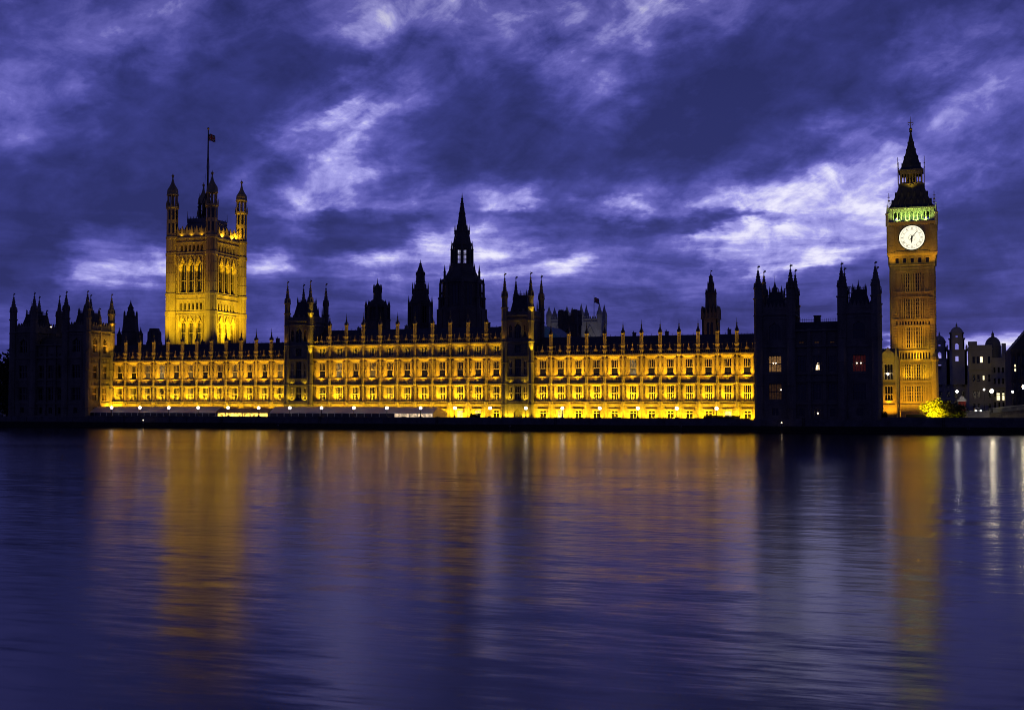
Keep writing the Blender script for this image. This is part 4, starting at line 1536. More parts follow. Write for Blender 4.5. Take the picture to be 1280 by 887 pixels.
# ------------------------------------------------------------------ spires and towers behind the river front
def central_spire():
    cx, cy = -154.85, 66
    t = thing('central_octagonal_spire', 'largest dark spire at the middle, octagonal with flying pinnacles and an open lantern', 'tower', (cx, cy, 3))
    m = M()
    m.lathe(cx, cy, [(3, 8.2), (40.5, 8.2), (40.6, 7.4), (41.5, 6.6), (49.5, 6.4), (49.7, 6.9), (51.0, 6.9), (51.2, 6.2), (52.5, 5.2), (55.0, 4.0), (56.2, 3.6), (56.6, 3.7)], 8)
    for k in range(8):
        a = math.pi / 8 + k * math.pi / 4
        c, s = math.cos(a), math.sin(a)
        m.lathe(cx + 7.6 * c, cy + 7.6 * s, [(30, .75), (44, .62), (44.2, .8), (44.6, .8), (44.8, .45), (49.2, .38), (49.4, .5), (49.6, .36), (51.6, .04)], 6)
        m.bar((cx + 7.5 * c, cy + 7.5 * s, 45.5), (cx + 6.3 * c, cy + 6.3 * s, 47.5), .25)
        m.lathe(cx + 6.1 * c, cy + 6.1 * s, [(50, .42), (53.5, .34), (53.7, .45), (54.0, .3), (56.4, .03)], 6)
        a2 = k * math.pi / 4
        m.at(cx, cy, 0, a2)
        m.box(6.4, 6.62, -1.0, 1.0, 42, 48.6, 1)
        for v in (-1.1, 0, 1.1):
            m.box(6.5, 6.75, v - .13, v + .13, 41.6, 49.2)
        for v in (-2.1, 2.1):
            m.box(8.15, 8.45, v - .2, v + .2, 28, 40)
        m.at()
    m.build('octagon', [DARKSTONE, GLASS], t)
    m = M()
    for k in range(8):
        a = math.pi / 8 + k * math.pi / 4
        c, s = math.cos(a), math.sin(a)
        m.lathe(cx + 2.9 * c, cy + 2.9 * s, [(56.4, .5), (62.3, .46)], 6)
        m.lathe(cx + 3.75 * c, cy + 3.75 * s, [(52.5, .35), (60.5, .27), (60.8, .36), (61.0, .24), (63.8, .03)], 6)
        m.at(cx, cy, 0, k * math.pi / 4)
        m.box(2.6, 2.8, -.1, .1, 56.4, 62.3)
        m.box(2.6, 2.8, -1.2, 1.2, 59.2, 59.5)
        m.box(2.6, 2.8, -1.2, 1.2, 57.6, 57.8)
        for v in (-.62, .62):
            m.box(2.62, 2.78, v - .1, v + .1, 56.4, 62.3)
        m.box(2.55, 2.85, -1.3, 1.3, 61.0, 62.4)
        m.at()
    m.lathe(cx, cy, [(62.0, 3.25), (63.0, 3.3), (63.2, 2.9), (66.8, 2.25), (67.0, 2.6), (67.5, 2.6), (67.6, 1.75), (73.0, 1.05), (73.3, 1.25), (73.6, .98), (78.5, .3), (78.7, .5), (79.0, .22), (80.9, .04)], 8)
    for k in range(8):
        a = math.pi / 8 + k * math.pi / 4
        m.lathe(cx + 2.5 * math.cos(a), cy + 2.5 * math.sin(a), [(66.0, .25), (68.4, .18), (69.6, .03)], 6)
        for q in range(6):
            zz = 68.8 + q * 1.6
            rr = 1.75 - (zz - 67.6) * .133
            m.box(cx + rr * math.cos(a) - .12, cx + rr * math.cos(a) + .12, cy + rr * math.sin(a) - .12, cy + rr * math.sin(a) + .12, zz, zz + .3)
    m.v = [(x, y, z + 1.0 * max(0, min(1, (z - 52) / 10))) for x, y, z in m.v]
    m.build('lantern_spire', DARKSTONE, t)


central_spire()


def vent_spire():
    cx, cy = -173.4, 72
    t = thing('ventilation_spire', 'dark square ventilation spire just left of the largest spire', 'tower', (cx, cy, 3))
    m = M()
    m.lathe(cx, cy, [(3, 3.9), (43.3, 3.9), (43.4, 4.2), (44.1, 4.2), (44.2, 3.5), (45.5, 2.9)], 8)
    for k in range(8):
        m.at(cx, cy, 0, k * math.pi / 4)
        m.box(3.85, 3.95, -.7, .7, 36.5, 42.5, 1)
        m.box(3.85, 4.05, -.1, .1, 36, 43)
    m.at()
    for k in range(8):
        a = math.pi / 8 + k * math.pi / 4
        m.lathe(cx + 4.2 * math.cos(a), cy + 4.2 * math.sin(a), [(33, .38), (43.5, .32), (46.5, .04)], 6)
    m.build('shaft', [DARKSTONE, GLASS], t)
    m = M()
    m.lathe(cx, cy, [(45.0, 2.8), (48.2, 2.55), (48.4, 2.8), (48.9, 2.8), (49.0, 2.0), (51.3, 1.45), (51.5, 1.7), (52.0, 1.5), (54.6, 1.42), (54.8, 1.6), (55.1, 1.2), (57.9, .35), (58.1, .5), (58.4, .14), (59.6, .04)], 8)
    for k in range(8):
        a = math.pi / 8 + k * math.pi / 4
        m.lathe(cx + 2.8 * math.cos(a), cy + 2.8 * math.sin(a), [(47, .26), (50.2, .18), (51.4, .03)], 6)
        m.lathe(cx + 1.55 * math.cos(a), cy + 1.55 * math.sin(a), [(53.8, .18), (55.6, .03)], 6)
    m.build('spire', DARKSTONE, t)


vent_spire()


def open_lantern_tower():
    cx, cy = -190.5, 72
    t = thing('lantern_tower', 'squat dark tower with an open arcaded top and a stubby cupola, behind the centre block', 'tower', (cx, cy, 3))
    m = M()
    m.lathe(cx, cy, [(3, 4.3), (37.6, 4.3), (37.8, 4.5), (38.2, 4.5), (38.3, 2.4), (42.6, 2.4)], 8)
    for k in range(8):
        a = math.pi / 8 + k * math.pi / 4
        m.lathe(cx + 4.2 * math.cos(a), cy + 4.2 * math.sin(a), [(30, .5), (42.6, .42), (43.9, .34), (45.3, .03)], 6)
        m.at(cx, cy, 0, k * math.pi / 4)
        m.box(3.8, 4.0, -.12, .12, 38.2, 42.6)
        m.at()
    m.build('shaft', DARKSTONE, t)
    m = M()
    m.lathe(cx, cy, [(42.5, 4.3), (43.3, 4.4), (43.4, 3.6), (44.6, 2.6), (45.4, 1.9), (45.6, 1.45), (49.2, 1.35), (49.4, 1.6), (49.8, 1.6), (50.0, 1.15), (50.9, .6), (51.6, .18), (53.4, .04)], 8)
    for k in range(8):
        a = math.pi / 8 + k * math.pi / 4
        m.lathe(cx + 1.45 * math.cos(a), cy + 1.45 * math.sin(a), [(48.0, .2), (50.5, .14), (51.2, .02)], 6)
    m.build('cupola', DARKSTONE, t)


open_lantern_tower()


def slim_tower():
    cx, cy = -64.6, 52
    t = thing('slim_ventilation_tower', 'slim stepped dark tower rising alone behind the right-hand wing roof', 'tower', (cx, cy, 3))
    m = M()
    h = 2.45
    for a in range(4):
        m.at(cx, cy, 0, a * math.pi / 2)
        m.wall(-h, h, 3, 34.2, -h, -h + .5, [(-1.05, -.12, 25.5, 33.2, .6), (.12, 1.05, 25.5, 33.2, .6)])
        m.box(-.9, .9, -h + .35, -h + .45, 25, 33, 1)
        m.box(-h - .3, h + .3, -h - .35, -h + .2, 34.0, 34.4)
        for u in (-h, -h / 2, 0, h / 2):
            m.lathe(u, -h, [(34.4, .32), (37.0, .28), (38.2, .05)], 6)
        m.box(-h, h, -h, -h + .3, 34.4, 36.0)
    m.at()
    m.build('shaft', [STONE2, GLASS], t)
    m = M()
    m.lathe(cx, cy, [(34.2, 2.2), (36.5, 1.75), (42.0, 1.6), (42.1, 1.75), (42.6, 1.7), (42.7, 1.15), (45.1, 1.0), (45.2, 1.15), (45.6, .7), (47.4, .55), (47.6, .7), (48.0, .3), (48.5, .1), (49.8, .04)], 8)
    for k in range(8):
        a = math.pi / 8 + k * math.pi / 4
        m.lathe(cx + 1.6 * math.cos(a), cy + 1.6 * math.sin(a), [(41, .2), (43.0, .15), (43.9, .03)], 6)
        m.lathe(cx + 1.0 * math.cos(a), cy + 1.0 * math.sin(a), [(44.4, .14), (46.2, .03)], 6)
    m.box(cx, cx + .5, cy - .02, cy + .02, 49.2, 49.6)
    m.build('spire', DARKSTONE, t)
    spot(-60, 40, 24, (-64, 50, 31), 420, 70, AMBER)


slim_tower()


def west_roofs():
    cx, cy = -283.3, 52
    t = thing('stair_turret', 'dark stepped turret with two small spikes behind the left end of the lit wing', 'tower', (cx, cy, 3))
    m = M()
    m.lathe(cx, cy, [(3, 3.2), (34, 3.0), (34.2, 3.3), (34.6, 2.9), (40.0, 2.3), (40.2, 2.5), (40.6, 1.2), (43.2, .95), (43.4, 1.15), (43.8, .8), (45.2, .25), (46.4, .04)], 8)
    for k in range(8):
        a = math.pi / 8 + k * math.pi / 4
        m.lathe(cx + 2.4 * math.cos(a), cy + 2.4 * math.sin(a), [(38, .3), (41.4, .2), (42.4, .03)], 6)
    for ux in (-5.0, 4.6):
        m.lathe(cx + ux, cy, [(3, .85), (33.2, .8), (33.3, 1.0), (33.7, .7), (34.8, .25), (36.2, .04)], 8)
    m.box(cx - 6.5, cx + 6.5, cy - .8, cy + 4, 3, 29.5)
    m.build('turret', DARKSTONE, t)
    cx = -272.65
    t = thing('roof_block', 'plain dark octagonal block behind the lit wing, just left of the great square tower', 'tower', (cx, 52, 3))
    m = M()
    m.lathe(cx, 52, [(3, 2.75), (30.3, 2.75), (30.4, 2.5), (34.2, 2.3), (34.3, 1.9), (35.4, 1.7)], 8)
    for k in range(8):
        a = k * math.pi / 4
        m.at(cx, 52, 0, a)
        m.box(2.35, 2.5, -.5, .5, 31, 33.6, 1)
    m.at()
    m.build('block', [DARKSTONE, GLASS], t)
    t = thing('hall_roof', 'blue-lit slate hipped roof showing just right of the second river tower', 'building', (-128, 72, 3))
    m = M()
    m.box(-150, -120.6, 70, 90, 3, 29)
    m.build('wall', DARKSTONE, t)
    m = M()
    m.slab([(-150, 29), (-118.6, 29.5), (-126.1, 34.5), (-142, 34.5)], 69, 91)
    m.build('roof', SLATEB, t)
    spot(-118, 50, 36, (-124, 69, 32), 900, 60, (.35, .6, 1.0))


west_roofs()


def abbey_tower(label, cx, cy, half, ztop, zpin, lit):
    t = thing('abbey_tower', label, 'tower', (cx, cy, 3))
    mat = PALE if lit else DARKSTONE
    m = M()
    for a in range(4):
        m.at(cx, cy, 0, a * math.pi / 2)
        m.wall(-half + .05, half - .05, 3, ztop, -half, -half + .9, [(-1.6, 1.6, ztop - 14, ztop - 5, 2.0)])
        for sg in (-1, 1):
            m.box(sg * half * .86 - half * .17, sg * half * .86 + half * .17, -half - .7, -half, 3, ztop - 2)
            p = [(sg * 2.6, ztop - 9), (sg * 2.2, ztop - 9.3), (0, ztop - 4.4), (0, ztop - 3.7)]
            m.slab(p if sg < 0 else list(reversed(p)), -half - .5, -half)
        for z in (ztop - 2.2, ztop - .7):
            m.box(-half - .3, half + .3, -half - .5, -half, z, z + .5)
        for i in range(7):
            u = -half + 1.2 + (2 * half - 2.4) * i / 6
            m.box(u - .35, u + .35, -half - .1, -half + .4, ztop, ztop + 1.2)
    m.at()
    m.box(cx - half + 1.4, cx + half - 1.4, cy - half + 1.4, cy + half - 1.4, 3, ztop - .3)
    m.build('wall', mat, t)
    first = None
    for sx in (-1, 1):
        for sy in (-1, 1):
            p = (cx + sx * (half - .5), cy + sy * (half - .5), ztop - 3)
            if first is None:
                q = M()
                q.lathe(0, 0, [(0, 1.5), (4.5, 1.4), (4.6, 1.6), (5.2, 1.5), (7.0, .95), (zpin - ztop + 2.4, .12), (zpin - ztop + 3, .03)], 8)
                for k in range(8):
                    a = math.pi / 8 + k * math.pi / 4
                    q.lathe(1.35 * math.cos(a), 1.35 * math.sin(a), [(4, .22), (7.2, .03)], 4)
                first = q.build('pinnacle', mat, t, p, local=True)
            else:
                inst(first, t, p)
    if lit:
        spot(cx + 8, cy - 26, 20, (cx, cy - half, ztop - 9), 5200, 50, (.92, .88, 1.0), .9, .5)


abbey_tower('pale floodlit square church tower half hidden behind a dark one, left of the flag', -190.6, 305, 5.6, 53.5, 61.0, True)
abbey_tower('pale floodlit square church tower with four spires and a flagpole', -172.3, 305, 5.6, 53.5, 62.0, True)
abbey_tower('dark pinnacled church tower standing before the paler of two white ones', -156.0, 205, 3.75, 46.5, 50.9, False)
o = thing('flagpole', 'thin flagpole on top of the pale church tower', 'flagpole', (-171.6, 305, 53.2))
m = M()
m.lathe(-171.6, 305, [(53.2, .2), (66.2, .1)], 6)
m.build('pole', LEAD, o)
m = M()
m.ball((-171.6, 305, 66.3), .2, n=6)
m.build('finial', GILT, o)
flag('flag', 'small drooping dark flag on the pole of the pale church tower', -171.4, 305, 62.2, 2.6, 3.0, [NAVY, WHITEC, REDC])


# ------------------------------------------------------------------ government buildings at the right
def domed_offices():
    cy = 180
    t = thing('domed_office_building', 'grey stone office building with two domed turrets right of the clock tower', 'building', (12, 185, 3))
    m = M()
    for x0_, x1_, zt in ((-6, 34, 20.0), (-6, 16.5, 22.6)):
        m.box(x0_, x1_, cy + 1 if zt < 21 else cy + 2.5, cy + 26, 3, zt)
    for i in range(14):
        u = -5 + i * 2.8
        m.box(u - .4, u + .4, cy + .5, cy + 1, 3, 18.8)
        for z in (6, 10, 14):
            m.box(u + .9, u + 1.9, cy + .93, cy + 1.02, z, z + 2.4, 1)
    m.box(-6.4, 34.4, cy + .2, cy + 1, 18.8, 19.6)
    m.box(-6.4, 34.4, cy + .4, cy + 1, 8.6, 9.1)
    m.build('wall', [GREY, GLASS], t)
    for cx, s, dz in ((11.1, 1.17, 0.0), (4.6, 1.06, -3.4)):
        m = M()
        h = 3.1 * s
        for a in range(4):
            m.at(cx, cy + 3, 0, a * math.pi / 2)
            z = lambda v: v + dz
            m.wall(-h, h, 15, z(28.6), -h, -h + .8, [(-.55 * s, .55 * s, z(24.2), z(26.4))])
            m.wall(-h * .76, h * .76, z(28.6), z(33.2), -h * .76, -h * .76 + .6, [(-.62 * s, .62 * s, z(28.8), z(31.6), .6)])
            m.box(-h - .4, h + .4, -h - .4, -h + .3, z(28.3), z(28.8))
            m.box(-h * .76 - .4, h * .76 + .4, -h * .76 - .4, -h * .76 + .3, z(33.0), z(33.4))
            m.wall(-h * .68, h * .68, z(33.4), z(35.4), -h * .68, -h * .68 + .5, [(-.38 * s, .38 * s, z(33.8), z(34.6))])
            m.box(-h * .68 - .3, h * .68 + .3, -h * .68 - .3, -h * .68 + .3, z(35.3), z(35.7))
            m.lathe(h, -h, [(z(28.8), .3), (z(30.2), .28), (z(30.8), .05)], 8)
        m.at()
        m.lathe(cx, cy + 3, [(z(35.4), 2.1 * s), (z(36.3), 1.95 * s), (z(37.2), 1.5 * s), (z(37.9), .7 * s), (z(38.0), .35), (z(38.8), .3), (z(38.9), .45), (z(39.2), .1), (z(39.9), .03)], 12)
        m.build('domed_turret', GREY, t)
    return t


domed_offices()


def corner_block():
    t = thing('corner_office_block', 'grey corner block with a chimney and round lead dome, left of the sloping roof', 'building', (21, 140, 3))
    m = M()
    cy = 138
    m.wall(14.2, 22.0, 3, 28.6, cy, cy + .8, [(17.9, 18.9, 22.2, 24.6, .5), (18.7, 19.4, 15.9, 17.6)])
    for u in (15.0, 16.6, 20.4, 21.5):
        m.box(u - .18, u + .18, cy - .25, cy, 13.8, 26.8)
    for u in (15.8, 17.3, 20.95):
        for z in (5, 9.5, 15.4, 22.0):
            m.box(u - .42, u + .42, cy - .03, cy + .03, z, z + 2.4, 1)
            m.box(u - .6, u + .6, cy - .3, cy - .035, z + 2.5, z + 2.75)
    for i in range(12):
        u = 14.6 + i * .64
        m.box(u - .15, u + .15, cy - .3, cy - .01, 27.42, 28.5)
    m.box(14.2, 22.0, cy + 4.0, cy + 12, 3, 28.3)
    m.box(21.9, 29, cy + 1.0, cy + 14, 3, 24.0)
    m.box(14.0, 17.0, cy - .1, cy + 3, 28.4, 29.9)
    m.box(13.8, 22.2, cy - .4, cy + .3, 26.9, 27.4)
    m.box(13.8, 22.2, cy - .5, cy + .3, 19.6, 20.2)
    m.box(13.8, 29.2, cy - .2, cy + .95, 13.2, 13.7)
    for i in range(5):
        u = 22.8 + i * 1.4
        for z in (6, 10, 14.5, 18.5):
            m.box(u - .3, u + .3, cy + .93, cy + 1.02, z, z + 2.0, 1)
    m.box(25.4, 26.8, cy + 2, cy + 4, 24, 29.2)
    m.build('wall', [GREY, GLASS], t)
    m = M()
    cx = 22.6
    m.lathe(cx, cy + 6, [(24, 2.9), (28.0, 2.8), (28.1, 2.95), (28.4, 2.7), (29.6, 2.55), (30.6, 2.1), (31.4, 1.35), (31.8, .6), (31.9, .5), (32.9, .45), (33.0, .6), (33.3, .15), (34.0, .04)], 16)
    m.build('dome', LEAD, t)
    window(t, 18.4, cy + .4, 22.2, 1.0, 2.2, 1, 0, LAMPWIN, head=False, frame_mat=GREY)
    window(t, 19.05, cy + .4, 15.9, .7, 1.7, 1, 0, OFFICE, head=False, frame_mat=GREY)
    for u, w in ((23.9, 1.2), (25.6, .8)):
        window(t, u, cy + .8, 8.6, w, 2.7, 1, .7, OFFICE, head=False, frame_mat=GREY)


corner_block()


def slope_roof_block():
    t = thing('steep_roofed_office_block', 'dark office block with ribbed front and steep sloping roof at the right edge', 'building', (34, 62, 3))
    m = M()
    m.box(23.6, 60, 61, 90, 3, 23.6)
    for i in range(22):
        u = 23.8 + i * 1.3
        m.box(u - .18, u + .18, 60.3, 61, 3, 23.2)
        for z in (7, 11, 15, 19):
            m.box(u + .35, u + .95, 60.9, 61.02, z, z + 2.6, 1)
    for z in (9.9, 13.9, 17.9, 22.3):
        m.box(23.4, 60, 60.6, 61, z, z + .5)
    m.build('wall', [DARKSTONE, GLASS], t)
    m = M()
    m.slab([(23.4, 23.6), (60, 23.6), (60, 36), (31.0, 33.0)], 60.4, 90)
    for i in range(8):
        u = 24 + i * .9
        m.bar((u, 60.3, 23.6 + (u - 23.4) * 1.237), (u, 90.2, 23.6 + (u - 23.4) * 1.237), .12)
    m.build('roof', SLATE, t)
    window(t, 24.75, 60.82, 17.0, .62, 2.2, 1, .5, OFFICE, head=False, frame_mat=DARKSTONE)


slope_roof_block()


def bridge():
    t = thing('road_bridge', 'low arched end of a road bridge at the right edge of the river', 'bridge', (26, 5, 0))
    m = M()
    # runs from the bank out over the river, turning a little to the right of straight out
    ang = R(-62)
    m.at(15.2, 14, 0, ang)
    L = 120
    def deck(u):
        return 5.2 + 2.9 * math.sin(min(1, u / 75) * math.pi / 2)
    spans = [(0, 14, False), (14, 44, True), (44, 47, False), (47, 82, True), (82, 86, False), (86, 120, True)]
    for a, b, arch in spans:
        n = 12 if arch else 1
        for i in range(n):
            u0, u1 = a + (b - a) * i / n, a + (b - a) * (i + 1) / n
            if arch:
                f = lambda u: .9 + (deck((a + b) / 2) - 2.0) * math.sqrt(max(0, 1 - ((u - (a + b) / 2) / ((b - a) / 2)) ** 2))
            else:
                f = lambda u: -1.5
            z0, z1 = f(u0), f(u1)
            d0, d1 = deck(u0), deck(u1)
            for y0_, y1_ in ((0, 24),):
                m.add([(u0, y0_, z0), (u1, y0_, z1), (u1, y1_, z1), (u0, y1_, z0), (u0, y0_, d0), (u1, y0_, d1), (u1, y1_, d1), (u0, y1_, d0)],
                      [(3, 2, 1, 0), (4, 5, 6, 7), (0, 1, 5, 4), (1, 2, 6, 5), (2, 3, 7, 6), (3, 0, 4, 7)])
        if not arch and a > 0:
            m.prism([(a, -1.6), (b, -1.6), (b, 25), (a, 25)], -1.5, deck(a) - .4)
    m.at()
    m.build('span', STONE2, t)
    for y in (-.35, 24.0):
        m = M().at(15.2, 14, 0, ang)
        for i in range(60):
            u0, u1 = i * 2.0, i * 2.0 + 2.0
            d0, d1 = deck(u0), deck(u1)
            m.add([(u0, y, d0 + .75), (u1, y, d1 + .75), (u1, y + .35, d1 + .75), (u0, y + .35, d0 + .75), (u0, y, d0 + 1.05), (u1, y, d1 + 1.05), (u1, y + .35, d1 + 1.05), (u0, y + .35, d0 + 1.05)],
                  [(3, 2, 1, 0), (4, 5, 6, 7), (0, 1, 5, 4), (1, 2, 6, 5), (2, 3, 7, 6), (3, 0, 4, 7)])
            for q in range(4):
                u = u0 + q * .5
                m.box(u - .12, u + .12, y + .05, y + .3, deck(u) - .3, deck(u) + .76)
        m.at()
        m.build('parapet', LEAD, t)


bridge()


# ------------------------------------------------------------------ terrace: marquees, hedge, lamps
def marquee(label, xa, xb, roof_mat, pane, rounded=False, ridge=6.55, lit=None):
    t = thing('marquee', label, 'marquee', ((xa + xb) / 2, -6.5, 2.96))
    ya, yb = -10.2, -3.2
    m = M()
    n = int((xb - xa) / 4.6)
    prof = [(ya - .3, 4.75), (ya + 2.2, 6.1), ((ya + yb) / 2, ridge), (yb - 2.2, 6.1), (yb + .3, 4.75), (yb + .3, 4.68), ((ya + yb) / 2, ridge - .08), (ya - .3, 4.68)]
    k = len(prof)
    for i in range(n):
        u0, u1 = xa + (xb - xa) * i / n, xa + (xb - xa) * (i + 1) / n
        sag = .10
        um = (u0 + u1) / 2
        for a, b, s0, s1 in ((u0, um, 0, sag), (um, u1, sag, 0)):
            P = prof[:5]
            vs = [(a, y, z - s0) for y, z in P] + [(b, y, z - s1) for y, z in P] + [(a, y, z - s0 - .06) for y, z in P] + [(b, y, z - s1 - .06) for y, z in P]
            fs = [(j, 5 + j, 6 + j, 1 + j) for j in range(4)] + [(11 + j, 16 + j, 15 + j, 10 + j) for j in range(4)]
            fs += [(0, 10, 15, 5), (4, 9, 19, 14)]
            m.add(vs, [tuple(reversed(f)) for f in fs])
    end = [(ya, 2.96), (yb, 2.96), (yb, 4.75), (yb - 2.2, 6.05), ((ya + yb) / 2, ridge - .1), (ya + 2.2, 6.05), (ya, 4.75)]
    m.slabx(end, xa + .02, xa + .08)
    if not rounded:
        m.slabx(end, xb - .08, xb - .02)
    m.build('canopy', roof_mat, t)
    m = M()
    nn = n * 2
    for i in range(nn + 1):
        u = xa + .1 + (xb - xa - .2) * i / nn
        m.box(u - .09, u + .09, ya - .08, ya + .08, 2.96, 4.72)
        m.box(u - .09, u + .09, yb - .08, yb + .08, 2.96, 4.72)
    m.box(xa, xb, ya - .1, ya + .1, 4.55, 4.74)
    m.box(xa, xb, yb - .1, yb + .1, 4.55, 4.74)
    m.build('frame', TENTFR, t)
    m = M()
    for i in range(nn):
        u0, u1 = xa + .1 + (xb - xa - .2) * i / nn + .1, xa + .1 + (xb - xa - .2) * (i + 1) / nn - .1
        p = pane
        idx = 0
        if lit and lit[0] <= i / nn < lit[1]:
            idx = 1
        m.box(u0, u1, ya - .02, ya + .02, 2.98, 4.54, idx)
    m.box(xa + .2, xb - .2, yb - .02, yb + .02, 2.98, 4.54)
    m.build('window_wall', [pane, PARTYW], t)
    if rounded:
        m = M()
        N = 8
        cyy = (ya + yb) / 2
        r = (yb - ya) / 2
        for i in range(N):
            a0, a1 = -math.pi / 2 + math.pi * i / N, -math.pi / 2 + math.pi * (i + 1) / N
            p = [(xb + r * math.cos(a) * .75, cyy + r * math.sin(a)) for a in (a0, a1)]
            q = [(xb, cyy)]
            m.add([(p[0][0], p[0][1], 2.96), (p[1][0], p[1][1], 2.96), (p[1][0], p[1][1], 4.75), (p[0][0], p[0][1], 4.75), (xb, cyy, ridge)],
                  [(0, 1, 2, 3), (3, 2, 4)])
        m.build('rounded_end', ENDCANVAS, t)
    return t


ENDCANVAS = mat_surface('amber_lit_canvas', (.50, .36, .12), (.62, .45, .18), rough=.6, bump=.05)
_e = ENDCANVAS.node_tree.nodes['Principled BSDF']
_e.inputs['Emission Color'].default_value = (1.0, .45, .04, 1)
_e.inputs['Emission Strength'].default_value = .16
marquee('white marquee with dark windows at the left end of the river terrace', -252.5, -205.4, CANVAS, DARKPVC)
marquee('brown-roofed marquee with glowing yellow windows between the two white ones', -204.9, -187.2, CANVASB, PARTY, ridge=6.0)
marquee('long white marquee with a rounded glowing end at the middle of the river terrace', -186.7, -133.6, CANVAS, DARKPVC, True, lit=(.76, 1.0))


def lamp(i, src=None):
    x = -241.2 + 10.5 * i
    words = ['first', 'second', 'third', 'fourth', 'fifth', 'sixth', 'seventh', 'eighth', 'ninth', 'tenth', 'eleventh', 'twelfth', 'thirteenth', 'fourteenth', 'fifteenth', 'sixteenth', 'seventeenth', 'eighteenth', 'nineteenth']
    place = 'left white marquee' if i < 4 else 'brown marquee' if i < 6 else 'long white marquee' if i < 11 else 'bare gold wall'
    t = thing('terrace_lamp', 'white globe lamp before the %s, %s terrace globe from the left' % (place, words[i]), 'lamp', (x, -13.2, 3.7), 'globe lamps along the river terrace')
    if src is None:
        m = M()
        m.lathe(0, 0, [(0, .22), (.25, .2), (.3, .12), (.6, .1), (1.95, .07), (2.0, .16), (2.12, .18)], 8)
        p = m.build('post', IRON, t, (x, -13.2, 3.7), local=True)
        m = M()
        m.ball((0, 0, 2.5), .45, n=12)
        g = m.build('globe', GLOBE, t, (x, -13.2, 3.7), local=True)
        lamp.src = (p, g)
    else:
        for s in src:
            o = s.copy()
            col.objects.link(o)
            o.parent = t
            o.location = (0, 0, 0)
            WORLD[o] = Vector((x, -13.2, 3.7))
    return t


lamp.src = None
for i in range(19):
    lamp(i, lamp.src)


def street_lamp(label, x, y, z0, zl, r, mat, power):
    t = thing('street_lamp', label, 'lamp', (x, y, z0))
    m = M()
    m.lathe(x, y, [(z0, .25), (z0 + .5, .2), (z0 + .6, .1), (zl - r, .07)], 8)
    m.build('post', IRON, t)
    m = M()
    m.ball((x, y, zl), r, n=12)
    m.build('globe', mat, t)
    if power:
        point(x, y - .9 * r - .4, zl, power, (1.0, .85, .6), .3)


street_lamp('small white street lamp between the yellow tree and the domed turrets', 7.2, 10, 4.0, 10.6, .34, LAMPW, 40)
street_lamp('bright lamp at the head of the bridge, left of the brightest one', 15.7, 9, 5.2, 10.7, .48, BIGLAMP, 160)
street_lamp('brightest lamp of all, on the bridge at the right edge', 22.8, -2, 6.3, 11.6, .60, BIGLAMP, 220)
street_lamp('faint white lamp before the lit office windows, between the two bright bridge lamps', 21.4, 20, 5.2, 10.6, .26, LAMPW, 0)
street_lamp('tiny pale lamp high on a post, left of the bright bridge lamp', 14.2, 18, 5.2, 11.2, .24, LAMPW, 0)


def kiosk():
    t = thing('brick_kiosk', 'small dark red kiosk with a pale roof right of the yellow tree', 'kiosk', (8.6, 14, 3))
    m = M()
    m.box(7.6, 9.4, 13, 15, 3, 8.0)
    m.build('wall', RED, t)
    m = M()
    m.lathe(8.5, 14, [(8.0, 1.2), (8.3, 1.2), (9.2, .5), (9.5, .05)], 4)
    m.build('roof', GREY, t)
    m = M()
    m.box(8.1, 8.9, 12.94, 13.0, 3.0, 5.2)
    m.build('door', DARKSTONE, t)


kiosk()


def car():
    x, y, z = 12.4, 12.0, 4.95
    t = thing('silver_car', 'silver car with bright headlights coming along the embankment behind the wall', 'car', (x, y, z))
    m = M()
    m.slab([(x - .88, z + .3), (x + .88, z + .3), (x + .9, z + .85), (x + .62, z + 1.42), (x - .62, z + 1.42), (x - .9, z + .85)], y, y + 4.2)
    m.box(x - .9, x + .9, y - .25, y, z + .32, z + .8)
    m.build('body', SILVER, t)
    m = M()
    m.slab([(x - .74, z + .88), (x + .74, z + .88), (x + .56, z + 1.34), (x - .56, z + 1.34)], y - .04, y - .002)
    m.build('windscreen', GLASS, t)
    for sx in (-1, 1):
        for yy in (y + .6, y + 3.4):
            m = M()
            N = 12
            m.slabx([(yy + .31 * math.cos(2 * math.pi * i / N), z + .31 + .31 * math.sin(2 * math.pi * i / N)) for i in range(N)], x + sx * .8 - .11, x + sx * .8 + .11)
            m.build('wheel', RUBBER, t)
        m = M()
        m.ball((x + sx * .62, y - .28, z + .65), .14, n=8)
        m.build('headlight', HEAD, t)


m = M()
m.box(9.5, 19, 8.5, 18, 2.9, 4.95)
struct('pavement', m, PAVE)
car()
t = thing('roadside_wall', 'low pale roadside wall catching light beside the silver car', 'wall', (11, 8.3, 2.96))
m = M()
m.box(8.6, 15, 8.0, 8.45, 2.96, 5.35)
m.build('wall', GREY, t)
m = M()
m.box(8.5, 15.1, 7.9, 8.55, 5.35, 5.5)
m.build('coping', PALE, t)


